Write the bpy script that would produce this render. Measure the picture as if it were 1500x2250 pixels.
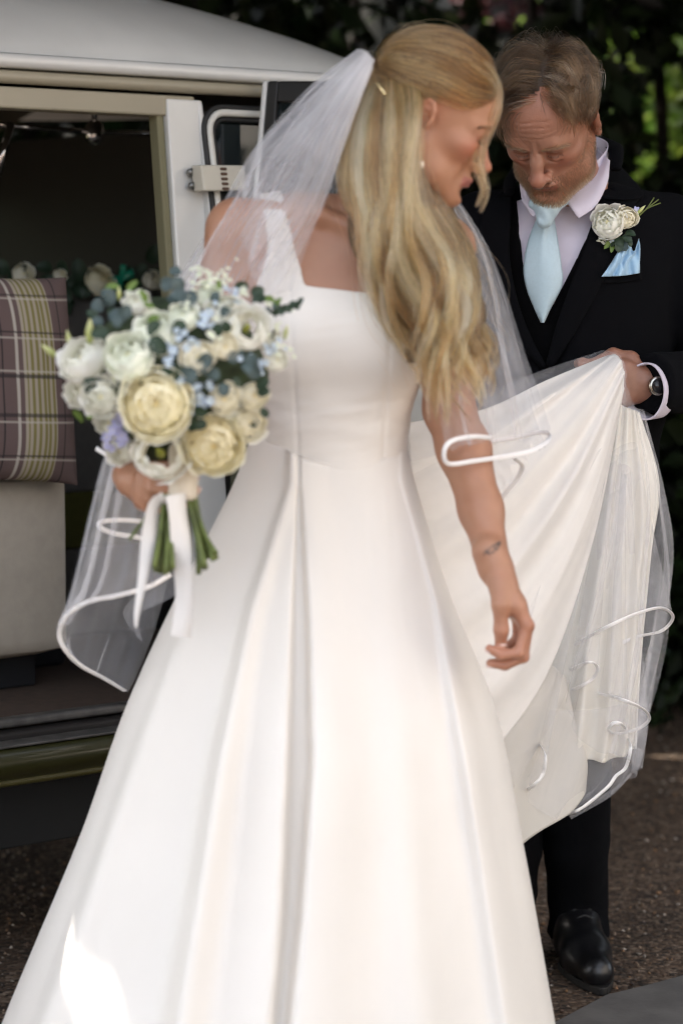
import bpy, math, random
import numpy as np
from mathutils import Vector, Matrix

for _o in list(bpy.data.objects):
    bpy.data.objects.remove(_o, do_unlink=True)
SC = bpy.context.scene
COL = SC.collection
rng = np.random.default_rng(7)
random.seed(7)

# ------------------------------------------------------------------ camera
CAM_H = 1.317
FPX = 5312.0                       # 85 mm on a 36 mm tall frame of 2250 px
PITCH = math.atan((1125 - 600) / FPX)
cam_data = bpy.data.cameras.new('camera')
cam_data.sensor_fit = 'VERTICAL'
cam_data.sensor_height = 36.0
cam_data.sensor_width = 24.0
cam_data.lens = 85.0
cam_data.clip_start = 0.05
cam_data.clip_end = 600
cam_data.dof.use_dof = True
cam_data.dof.focus_distance = 4.17
cam_data.dof.aperture_fstop = 2.8
cam_data.dof.aperture_blades = 0
CAM = bpy.data.objects.new('camera', cam_data)
CAM.location = (0, 0, CAM_H)
CAM.rotation_euler = (math.pi / 2 - PITCH, 0, 0)
COL.objects.link(CAM)
SC.camera = CAM

# ------------------------------------------------------------------ light
SUN_EL, SUN_AZ = math.radians(50), math.radians(-78)    # sun stands behind the scene, to the left
world = bpy.data.worlds.new('World')
SC.world = world
world.use_nodes = True
_nt = world.node_tree
_bg = _nt.nodes['Background']
_sky = _nt.nodes.new('ShaderNodeTexSky')
_sky.sky_type = 'NISHITA'
_sky.sun_disc = False
_sky.sun_elevation = SUN_EL
_sky.sun_rotation = SUN_AZ
_sky.air_density = 0.8
_sky.dust_density = 3.0
_sky.ozone_density = 0.6
_hs = _nt.nodes.new('ShaderNodeHueSaturation')
_hs.inputs['Saturation'].default_value = 0.36
_nt.links.new(_sky.outputs[0], _hs.inputs['Color'])
_nt.links.new(_hs.outputs[0], _bg.inputs['Color'])
_bg.inputs['Strength'].default_value = 0.15

sun_data = bpy.data.lights.new('sun', 'SUN')
sun_data.energy = 4.0
sun_data.angle = math.radians(0.53)
sun_data.color = (1.0, 0.93, 0.82)
SUN = bpy.data.objects.new('sun', sun_data)
_sd = Vector((math.sin(SUN_AZ) * math.cos(SUN_EL), math.cos(SUN_AZ) * math.cos(SUN_EL), math.sin(SUN_EL)))
SUN.rotation_euler = _sd.to_track_quat('Z', 'Y').to_euler()
SUN.location = _sd * 30
COL.objects.link(SUN)

SC.view_settings.view_transform = 'Standard'
SC.view_settings.look = 'None'
SC.view_settings.exposure = 2.35
SC.view_settings.gamma = 1.0
SC.render.engine = 'CYCLES'
SC.cycles.use_denoising = True
SC.cycles.max_bounces = 10
SC.cycles.diffuse_bounces = 7
SC.cycles.transmission_bounces = 8
SC.cycles.transparent_max_bounces = 40
SC.cycles.sample_clamp_indirect = 6.0
SC.cycles.blur_glossy = 0.5
SC.cycles.filter_width = 1.1

# ------------------------------------------------------------------ helpers
_ca, _sa = math.cos(PITCH), math.sin(PITCH)


def P(px, py, Y):
    """Point at depth Y whose place in the 1500 x 2250 photograph is (px, py)."""
    u = (px - 750) / FPX
    v = -(py - 1125) / FPX
    d = np.array([u, _ca + v * _sa, -_sa + v * _ca])
    return np.array([0, 0, CAM_H]) + d * (Y / d[1])


def PX(p):
    """Photograph pixel of a world point."""
    q = np.asarray(p, float) - np.array([0, 0, CAM_H])
    fw = q[1] * _ca - q[2] * _sa
    up = q[1] * _sa + q[2] * _ca
    return 750 + FPX * q[0] / fw, 1125 - FPX * up / fw


def tag(o, label=None, cat=None, group=None, kind=None):
    if label: o['label'] = label
    if cat: o['category'] = cat
    if group: o['group'] = group
    if kind: o['kind'] = kind
    return o


def empty(name, loc=(0, 0, 0), rz=0.0):
    o = bpy.data.objects.new(name, None)
    o.empty_display_size = 0.1
    o.location = loc
    o.rotation_euler = (0, 0, rz)
    COL.objects.link(o)
    return o


def link(o, parent=None):
    COL.objects.link(o)
    if parent is not None:
        o.parent = parent
        o.matrix_parent_inverse = Matrix.LocRotScale(parent.location, parent.rotation_euler, parent.scale).inverted() if parent.parent is None else Matrix.Identity(4)
    return o


def mesh_obj(name, V, F, mat=None, parent=None, smooth=True, colors=None, attrs=None, uv=None):
    me = bpy.data.meshes.new(name)
    V = np.asarray(V, np.float32)
    if isinstance(F, np.ndarray) and F.ndim == 2:
        n = F.shape[1]
        me.vertices.add(len(V)); me.vertices.foreach_set('co', V.ravel())
        me.loops.add(F.size); me.loops.foreach_set('vertex_index', F.astype(np.int32).ravel())
        me.polygons.add(len(F)); me.polygons.foreach_set('loop_start', np.arange(0, F.size, n, dtype=np.int32))
        me.update(calc_edges=True)
        me.validate()
    else:
        me.from_pydata([tuple(map(float, v)) for v in V], [], [tuple(int(i) for i in f) for f in F])
        me.update()
    if smooth:
        me.polygons.foreach_set('use_smooth', np.ones(len(me.polygons), bool))
    if colors is not None:
        a = me.color_attributes.new('tint', 'FLOAT_COLOR', 'POINT')
        c = np.ones((len(V), 4), np.float32); c[:, :3] = colors
        a.data.foreach_set('color', c.ravel())
    for k, v in (attrs or {}).items():
        a = me.attributes.new(k, 'FLOAT', 'POINT')
        a.data.foreach_set('value', np.asarray(v, np.float32))
    if mat is not None:
        me.materials.append(mat)
    o = bpy.data.objects.new(name, me)
    link(o, parent)
    return o


class MB:
    """Collects pieces into one mesh."""
    def __init__(self):
        self.V, self.F, self.n = [], [], 0

    def add(self, V, F):
        V = np.asarray(V, float)
        self.V.append(V)
        self.F += [tuple(int(i) + self.n for i in f) for f in F]
        self.n += len(V)
        return self

    def build(self, name, mat, parent=None, smooth=True, bevel=0, **kw):
        o = mesh_obj(name, np.concatenate(self.V), self.F, mat, parent, smooth, **kw)
        if bevel:
            m = o.modifiers.new('bevel', 'BEVEL'); m.width = bevel; m.segments = 3; m.limit_method = 'ANGLE'
            m.angle_limit = math.radians(35)
        return o


def box_vf(lo, hi):
    (a, b, c), (d, e, f) = lo, hi
    V = [(a, b, c), (d, b, c), (d, e, c), (a, e, c), (a, b, f), (d, b, f), (d, e, f), (a, e, f)]
    return V, [(0, 3, 2, 1), (4, 5, 6, 7), (0, 1, 5, 4), (1, 2, 6, 5), (2, 3, 7, 6), (3, 0, 4, 7)]


def catmull(pts, n, closed=False):
    """n points, evenly spread over the control spans, on a Catmull-Rom curve."""
    pts = np.asarray(pts, float)
    m = len(pts)
    if m == 2 and not closed:
        t = np.linspace(0, 1, n).reshape((-1,) + (1,) * (pts.ndim - 1))
        return pts[0] * (1 - t) + pts[1] * t
    if closed:
        Q = np.concatenate([pts[-1:], pts, pts[:2]]); spans = m
        u = np.linspace(0, spans, n, endpoint=False)
    else:
        Q = np.concatenate([2 * pts[:1] - pts[1:2], pts, 2 * pts[-1:] - pts[-2:-1]]); spans = m - 1
        u = np.linspace(0, spans, n)
    i = np.minimum(u.astype(int), spans - 1); t = (u - i)
    t = t.reshape((-1,) + (1,) * (pts.ndim - 1))
    p0, p1, p2, p3 = Q[i], Q[i + 1], Q[i + 2], Q[i + 3]
    return 0.5 * (2 * p1 + (p2 - p0) * t + (2 * p0 - 5 * p1 + 4 * p2 - p3) * t ** 2 + (3 * p1 - p0 - 3 * p2 + p3) * t ** 3)


def frames(C, up=(0, 0, 1)):
    T = np.gradient(C, axis=0)
    T /= np.linalg.norm(T, axis=1)[:, None] + 1e-12
    N = np.zeros_like(C)
    u = np.asarray(up, float)
    u = u - T[0] * (u @ T[0])
    if np.linalg.norm(u) < 1e-3:
        u = np.array([1.0, 0, 0]) - T[0] * T[0][0]
    N[0] = u / np.linalg.norm(u)
    for i in range(1, len(C)):
        v = N[i - 1] - T[i] * (N[i - 1] @ T[i])
        N[i] = v / (np.linalg.norm(v) + 1e-12)
    return T, N, np.cross(T, N)


def tube_vf(C, r, sides=8, up=(0, 0, 1), flat=1.0):
    C = np.asarray(C, float)
    r = np.broadcast_to(np.asarray(r, float), (len(C),))
    T, N, B = frames(C, up)
    a = np.linspace(0, 2 * np.pi, sides, endpoint=False)
    V = (C[:, None] + r[:, None, None] * (np.cos(a)[None, :, None] * N[:, None] * flat + np.sin(a)[None, :, None] * B[:, None])).reshape(-1, 3)
    F = []
    for i in range(len(C) - 1):
        for j in range(sides):
            k = (j + 1) % sides
            F.append((i * sides + j, i * sides + k, (i + 1) * sides + k, (i + 1) * sides + j))
    F.append(tuple(range(sides))[::-1])
    F.append(tuple((len(C) - 1) * sides + j for j in range(sides)))
    return V, F


def grid_vf(G):
    G = np.asarray(G, float)
    n, m = G.shape[:2]
    i, j = np.meshgrid(np.arange(n - 1), np.arange(m - 1), indexing='ij')
    a = (i * m + j).ravel()
    return G.reshape(-1, 3), np.stack([a, a + m, a + m + 1, a + 1], 1)


def bisurf(ctrl, nu, nv):
    """Catmull-Rom surface through a grid of control points (rows x cols x 3)."""
    c = np.asarray(ctrl, float)
    a = catmull(c, nu)
    return np.swapaxes(catmull(np.swapaxes(a, 0, 1), nv), 0, 1)


def ribbon_vf(C, w, N):
    """Flat ribbon of width w along C, spread along direction(s) N, with a little thickness."""
    C = np.asarray(C, float)
    N = np.broadcast_to(np.asarray(N, float), C.shape)
    T = np.gradient(C, axis=0)
    T /= np.linalg.norm(T, axis=1)[:, None] + 1e-12
    N = N - T * (N * T).sum(1)[:, None]
    N = N / (np.linalg.norm(N, axis=1)[:, None] + 1e-9)
    B = np.cross(T, N)
    w = np.broadcast_to(np.asarray(w, float), (len(C),))[:, None]
    t = 0.0006
    G = np.stack([C - N * w / 2 + B * t, C + B * t * 2, C + N * w / 2 + B * t, C + N * w / 2 - B * t, C - B * t, C - N * w / 2 - B * t, C - N * w / 2 + B * t], 1)
    return grid_vf(G)


def noise3(p, seed=0, octaves=3, scale=1.0):
    """Cheap smooth pseudo-noise for arrays of points: sums of rotated sines, about -1..1."""
    p = np.asarray(p, float) * scale
    r = np.random.default_rng(seed)
    out = np.zeros(p.shape[:-1]); amp = 1.0; tot = 0
    for o in range(octaves):
        for _ in range(3):
            k = r.normal(size=3); k /= np.linalg.norm(k)
            k2 = r.normal(size=3); k2 /= np.linalg.norm(k2)
            ph, ph2 = r.uniform(0, 6.28, 2)
            out += amp * np.sin(p @ k * 2 ** o * 2.1 + ph + 1.3 * np.sin(p @ k2 * 2 ** o * 1.7 + ph2)) / 3
        tot += amp; amp *= 0.5
    return out / tot * 1.4


# ------------------------------------------------------------------ signed-distance sculpting
class Sdf:
    """Ordered list of rounded primitives blended into one surface."""
    def __init__(self):
        self.ops = []
        self.M = None

    def frame(self, R=None, t=None, s=1.0):
        self.M = None if R is None else (np.asarray(R, float), np.asarray(t, float), float(s))
        return self

    def w(self, p):
        p = np.asarray(p, float)
        if self.M is None: return p
        R, t, s = self.M
        return (p * s) @ R.T + t

    def cone(self, a, b, ra, rb=None, k=0.01, op='u'):
        s = 1.0 if self.M is None else self.M[2]
        rb = ra if rb is None else rb
        self.ops.append(('c', op, k * s, self.w(a), self.w(b), ra * s, rb * s))
        return self

    def chain(self, pts, rs, k=0.01, op='u'):
        for i in range(len(pts) - 1):
            self.cone(pts[i], pts[i + 1], rs[i], rs[i + 1], k, op)
        return self

    def ball(self, c, r, k=0.01, op='u', R=None):
        """Sphere (scalar r) or ellipsoid (three radii) turned by R."""
        s = 1.0 if self.M is None else self.M[2]
        r = np.broadcast_to(np.asarray(r, float), (3,)) * s
        Rl = np.eye(3) if R is None else np.asarray(R, float)
        Rw = Rl if self.M is None else self.M[0] @ Rl
        self.ops.append(('e', op, k * s, self.w(c), Rw, r))
        return self

    def mirror_ball(self, c, r, **kw):
        self.ball(c, r, **kw); c2 = np.array(c, float); c2[0] *= -1
        R = kw.pop('R', None)
        if R is not None:
            D = np.diag([-1.0, 1, 1]); R = D @ R @ D
        return self.ball(c2, r, R=R, **kw)

    def mirror_chain(self, pts, rs, **kw):
        self.chain(pts, rs, **kw)
        q = np.array(pts, float); q[:, 0] *= -1
        return self.chain(q, rs, **kw)

    def bounds(self, o):
        k = o[2]
        if o[0] == 'c':
            m = max(o[5], o[6]) + k
            return np.minimum(o[3], o[4]) - m, np.maximum(o[3], o[4]) + m
        m = max(o[5]) + k
        return o[3] - m, o[3] + m

    @staticmethod
    def dist(o, p):
        if o[0] == 'c':
            a, b, ra, rb = o[3], o[4], o[5], o[6]
            ba = b - a
            h = np.clip(((p - a) @ ba) / (ba @ ba + 1e-12), 0, 1)
            return np.linalg.norm(p - a - h[:, None] * ba, axis=1) - (ra + (rb - ra) * h)
        c, R, r = o[3], o[4], o[5]
        q = (p - c) @ R
        if r[0] == r[1] == r[2]:
            return np.linalg.norm(q, axis=1) - r[0]
        k0 = np.linalg.norm(q / r, axis=1)
        k1 = np.linalg.norm(q / (r * r), axis=1)
        return k0 * (k0 - 1) / (k1 + 1e-9)

    def eval(self, p, ops=None):
        d = np.full(len(p), 1.0)
        for o in (self.ops if ops is None else ops):
            e = self.dist(o, p); k = max(o[2], 1e-5)
            if o[1] == 'u':
                h = np.maximum(k - np.abs(d - e), 0) / k
                d = np.minimum(d, e) - h * h * k * 0.25
            else:
                e = -e
                h = np.maximum(k - np.abs(d - e), 0) / k
                d = np.maximum(d, e) + h * h * k * 0.25
        return d

    def mesh(self, h, lo=None, hi=None, B=16, extra=None):
        """Surface nets on the active blocks. extra(p, d) may reshape the distance."""
        bb = [self.bounds(o) for o in self.ops]
        uni = [b for o, b in zip(self.ops, bb) if o[1] == 'u']
        l0 = np.min([b[0] for b in uni], 0) - 2 * h if lo is None else np.asarray(lo, float)
        h0 = np.max([b[1] for b in uni], 0) + 2 * h if hi is None else np.asarray(hi, float)
        nb = np.ceil((h0 - l0) / (B * h)).astype(int)
        N = nb * B + 4
        gi = np.stack(np.meshgrid(*[np.arange(n) for n in nb], indexing='ij'), -1).reshape(-1, 3)
        cen = l0 + (gi + 0.5) * B * h
        d = self.eval(cen)
        gi = gi[np.abs(d) < B * h * 1.25 + 0.012]
        ax = np.arange(B + 1)
        lat = np.stack(np.meshgrid(ax, ax, ax, indexing='ij'), -1).reshape(-1, 3)
        VK, VP, FK = [], [], []
        mx = max(abs(np.array(N)))
        key = lambda i: (i[..., 0].astype(np.int64) * (N[1] + 4) + i[..., 1]) * (N[2] + 4) + i[..., 2]
        corners = [(a, b, c) for a in (0, 1) for b in (0, 1) for c in (0, 1)]
        for g in gi:
            o0 = g * B
            p0 = l0 + o0 * h
            ops = [o for o, b in zip(self.ops, bb) if np.all(b[0] - h <= p0 + B * h) and np.all(b[1] + h >= p0)]
            if not ops: continue
            p = p0 + lat * h
            dd = self.eval(p, ops)
            if extra is not None:
                dd = extra(p, dd)
            dd = dd.reshape(B + 1, B + 1, B + 1)
            s = dd < 0
            cnt = sum(s[a:a + B, b:b + B, c:c + B].astype(np.int8) for a, b, c in corners)
            cells = np.argwhere((cnt > 0) & (cnt < 8))
            if not len(cells): continue
            acc = np.zeros((len(cells), 3)); num = np.zeros(len(cells))
            for axis in range(3):
                for c in corners:
                    if c[axis]: continue
                    c2 = list(c); c2[axis] = 1
                    i1 = cells + c; i2 = cells + c2
                    v1 = dd[i1[:, 0], i1[:, 1], i1[:, 2]]; v2 = dd[i2[:, 0], i2[:, 1], i2[:, 2]]
                    x = (v1 < 0) != (v2 < 0)
                    t = np.where(x, v1 / (v1 - v2 + 1e-20), 0)
                    q = np.array(c, float)[None].repeat(len(cells), 0); q[:, axis] = t
                    acc += q * x[:, None]; num += x
            VK.append(key(cells + o0 + 1)); VP.append(l0 + (cells + o0 + acc / num[:, None]) * h)
            for axis in range(3):
                sl1 = [slice(0, B)] * 3; sl2 = [slice(0, B)] * 3; sl2[axis] = slice(1, B + 1)
                a, b = s[tuple(sl1)], s[tuple(sl2)]
                e = np.argwhere(a != b)
                if not len(e): continue
                flip = a[e[:, 0], e[:, 1], e[:, 2]]
                u, v = [(1, 2), (2, 0), (0, 1)][axis]
                E = e + o0 + 1
                q = []
                for du, dv in ((0, 0), (-1, 0), (-1, -1), (0, -1)):
                    x = E.copy(); x[:, u] += du; x[:, v] += dv
                    q.append(key(x))
                q = np.stack(q, 1)
                q[~flip] = q[~flip][:, ::-1]
                FK.append(q)
        VK = np.concatenate(VK); VP = np.concatenate(VP); FK = np.concatenate(FK)
        order = np.argsort(VK); VK = VK[order]; VP = VP[order]
        idx = np.clip(np.searchsorted(VK, FK), 0, len(VK) - 1)
        ok = (VK[idx] == FK).all(1)
        return VP, idx[ok]


def smooth_mesh(V, F, it=2, lam=0.5, mask=None):
    E = np.concatenate([F[:, [0, 1]], F[:, [1, 2]], F[:, [2, 3]], F[:, [3, 0]]])
    E = np.concatenate([E, E[:, ::-1]])
    deg = np.bincount(E[:, 0], minlength=len(V))[:, None] + 1e-9
    for i in range(it):
        for l in (lam, -lam * 1.04):
            acc = np.stack([np.bincount(E[:, 0], V[E[:, 1], c], len(V)) for c in range(3)], 1) / deg
            step = l * (acc - V)
            V = V + (step if mask is None else step * mask[:, None])
    return V


def rot(x=0, y=0, z=0):
    """Rotation matrix, degrees, applied x then y then z."""
    return np.array(Matrix.Rotation(math.radians(z), 3, 'Z') @ Matrix.Rotation(math.radians(y), 3, 'Y') @ Matrix.Rotation(math.radians(x), 3, 'X'))


def basis(xa, ya):
    """Rotation whose columns are x', y', z' from two rough axes."""
    y = np.asarray(ya, float); y = y / np.linalg.norm(y)
    x = np.asarray(xa, float); x = x - y * (x @ y); x /= np.linalg.norm(x)
    return np.stack([x, y, np.cross(x, y)], 1)


# ------------------------------------------------------------------ hair
def strands(name, curves, r0, r1, mat, parent, tint=None):
    """curves: array (n, m, 3) of strand points (or list of such arrays). One CURVES object."""
    if isinstance(curves, np.ndarray): curves = [curves]
    sizes, pos, rad, tn = [], [], [], []
    for ci, c in enumerate(curves):
        n, m = c.shape[:2]
        sizes += [m] * n
        pos.append(c.reshape(-1, 3))
        t = np.linspace(0, 1, m)
        prof = np.minimum(1, 0.6 + t * 4) * (1 - np.clip((t - 0.6) / 0.4, 0, 1) ** 2)
        rad.append(np.tile(r1 + (r0 - r1) * prof, n))
    pos = np.concatenate(pos).astype(np.float32); rad = np.concatenate(rad).astype(np.float32)
    h = bpy.data.hair_curves.new(name)
    h.add_curves(sizes)
    h.attributes['position'].data.foreach_set('vector', pos.ravel()) if 'position' in h.attributes else h.points.foreach_set('position', pos.ravel())
    a = h.attributes.get('radius') or h.attributes.new('radius', 'FLOAT', 'POINT')
    a.data.foreach_set('value', rad)
    if tint is not None:
        a = h.attributes.new('tone', 'FLOAT', 'CURVE')
        a.data.foreach_set('value', np.asarray(tint, np.float32))
    h.materials.append(mat)
    o = bpy.data.objects.new(name, h)
    link(o, parent)
    return o


# ------------------------------------------------------------------ materials
MATS = {}


def mat(name, color, rough=0.5, metal=0.0, spec=0.5, noise=0.0, nscale=20.0, bump=0.0, bscale=200.0, sheen=0.0, sss=0.0, ssr=(1, .4, .2), sscale=0.01,
        trans=0.0, attr=None, coat=0.0, color2=None, obj_coords=True):
    if name in MATS: return MATS[name]
    m = bpy.data.materials.new(name); m.use_nodes = True
    nt = m.node_tree; b = nt.nodes['Principled BSDF']
    b.inputs['Base Color'].default_value = (*color, 1)
    b.inputs['Roughness'].default_value = rough
    b.inputs['Metallic'].default_value = metal
    b.inputs['Specular IOR Level'].default_value = spec
    if sheen:
        b.inputs['Sheen Weight'].default_value = sheen; b.inputs['Sheen Roughness'].default_value = 0.4
    if coat:
        b.inputs['Coat Weight'].default_value = coat; b.inputs['Coat Roughness'].default_value = 0.08
    if sss:
        b.inputs['Subsurface Weight'].default_value = sss
        b.inputs['Subsurface Radius'].default_value = ssr
        b.inputs['Subsurface Scale'].default_value = sscale
    tc = nt.nodes.new('ShaderNodeTexCoord')
    src = None
    if attr:
        a = nt.nodes.new('ShaderNodeAttribute'); a.attribute_name = attr
        src = a.outputs['Color']
    if noise:
        n = nt.nodes.new('ShaderNodeTexNoise'); n.inputs['Scale'].default_value = nscale; n.inputs['Detail'].default_value = 5
        nt.links.new(tc.outputs['Object'], n.inputs['Vector'])
        mx = nt.nodes.new('ShaderNodeMix'); mx.data_type = 'RGBA'
        mr = nt.nodes.new('ShaderNodeMapRange')
        mr.inputs['From Min'].default_value = 0.35; mr.inputs['From Max'].default_value = 0.65
        nt.links.new(n.outputs[0], mr.inputs[0])
        nt.links.new(mr.outputs[0], mx.inputs[0])
        c2 = color2 if color2 is not None else tuple(min(1, c * (1 - noise)) for c in color)
        if src is not None:
            ml = nt.nodes.new('ShaderNodeMix'); ml.data_type = 'RGBA'; ml.blend_type = 'MULTIPLY'; ml.inputs[0].default_value = 1
            nt.links.new(src, ml.inputs[6])
            mx.inputs[6].default_value = (1, 1, 1, 1)
            mx.inputs[7].default_value = (1 - noise, 1 - noise, 1 - noise, 1) if color2 is None else (*color2, 1)
            nt.links.new(mx.outputs[2], ml.inputs[7])
            src = ml.outputs[2]
        else:
            mx.inputs[6].default_value = (*color, 1); mx.inputs[7].default_value = (*c2, 1)
            src = mx.outputs[2]
    if src is not None:
        nt.links.new(src, b.inputs['Base Color'])
    if bump:
        n = nt.nodes.new('ShaderNodeTexNoise'); n.inputs['Scale'].default_value = bscale; n.inputs['Detail'].default_value = 4
        nt.links.new(tc.outputs['Object'], n.inputs['Vector'])
        bp = nt.nodes.new('ShaderNodeBump'); bp.inputs['Strength'].default_value = bump; bp.inputs['Distance'].default_value = 0.002
        nt.links.new(n.outputs[0], bp.inputs['Height']); nt.links.new(bp.outputs[0], b.inputs['Normal'])
    if trans:
        out = nt.nodes['Material Output']
        t = nt.nodes.new('ShaderNodeBsdfTranslucent')
        mxs = nt.nodes.new('ShaderNodeMixShader'); mxs.inputs[0].default_value = trans
        if src is not None: nt.links.new(src, t.inputs[0])
        else: t.inputs[0].default_value = (*color, 1)
        nt.links.new(b.outputs[0], mxs.inputs[1]); nt.links.new(t.outputs[0], mxs.inputs[2])
        nt.links.new(mxs.outputs[0], out.inputs['Surface'])
    MATS[name] = m
    return m


def hair_mat(name, ramp, rough=0.35):
    """Principled hair coloured by the strand attribute 'tone' over a ramp."""
    m = bpy.data.materials.new(name); m.use_nodes = True
    nt = m.node_tree; nt.nodes.remove(nt.nodes['Principled BSDF'])
    h = nt.nodes.new('ShaderNodeBsdfHairPrincipled'); h.model = 'CHIANG'; h.parametrization = 'COLOR'
    h.inputs['Roughness'].default_value = rough; h.inputs['Radial Roughness'].default_value = 0.45
    if 'IOR' in h.inputs: h.inputs['IOR'].default_value = 1.5
    a = nt.nodes.new('ShaderNodeAttribute'); a.attribute_name = 'tone'
    r = nt.nodes.new('ShaderNodeValToRGB')
    el = r.color_ramp.elements
    while len(el) < len(ramp): el.new(0.5)
    for e, (p, c) in zip(el, ramp):
        e.position = p; e.color = (*c, 1)
    nt.links.new(a.outputs['Fac'], r.inputs[0]); nt.links.new(r.outputs[0], h.inputs['Color'])
    nt.links.new(h.outputs[0], nt.nodes['Material Output'].inputs['Surface'])
    return m


def tulle_mat(name, alpha, color=(0.86, 0.86, 0.9)):
    """Fine net: mostly open, the threads scatter and pass light."""
    m = bpy.data.materials.new(name); m.use_nodes = True
    nt = m.node_tree; nt.nodes.remove(nt.nodes['Principled BSDF'])
    d = nt.nodes.new('ShaderNodeBsdfDiffuse'); d.inputs[0].default_value = (*color, 1)
    t = nt.nodes.new('ShaderNodeBsdfTranslucent'); t.inputs[0].default_value = (*color, 1)
    mx = nt.nodes.new('ShaderNodeMixShader'); mx.inputs[0].default_value = 0.35
    tr = nt.nodes.new('ShaderNodeBsdfTransparent')
    m2 = nt.nodes.new('ShaderNodeMixShader')
    tc = nt.nodes.new('ShaderNodeTexCoord'); n = nt.nodes.new('ShaderNodeTexNoise'); n.inputs['Scale'].default_value = 14
    nt.links.new(tc.outputs['Object'], n.inputs[0])
    mr = nt.nodes.new('ShaderNodeMapRange'); mr.inputs['From Min'].default_value = 0.3; mr.inputs['From Max'].default_value = 0.7
    mr.inputs['To Min'].default_value = alpha * 0.8; mr.inputs['To Max'].default_value = alpha * 1.2
    at = nt.nodes.new('ShaderNodeAttribute'); at.attribute_name = 'dens'
    ml = nt.nodes.new('ShaderNodeMath'); ml.operation = 'MULTIPLY'; ml.use_clamp = True
    nt.links.new(n.outputs[0], mr.inputs[0]); nt.links.new(mr.outputs[0], ml.inputs[0]); nt.links.new(at.outputs['Fac'], ml.inputs[1]); nt.links.new(ml.outputs[0], m2.inputs[0])
    nt.links.new(d.outputs[0], mx.inputs[1]); nt.links.new(t.outputs[0], mx.inputs[2])
    nt.links.new(tr.outputs[0], m2.inputs[1]); nt.links.new(mx.outputs[0], m2.inputs[2])
    nt.links.new(m2.outputs[0], nt.nodes['Material Output'].inputs['Surface'])
    return m
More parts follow.
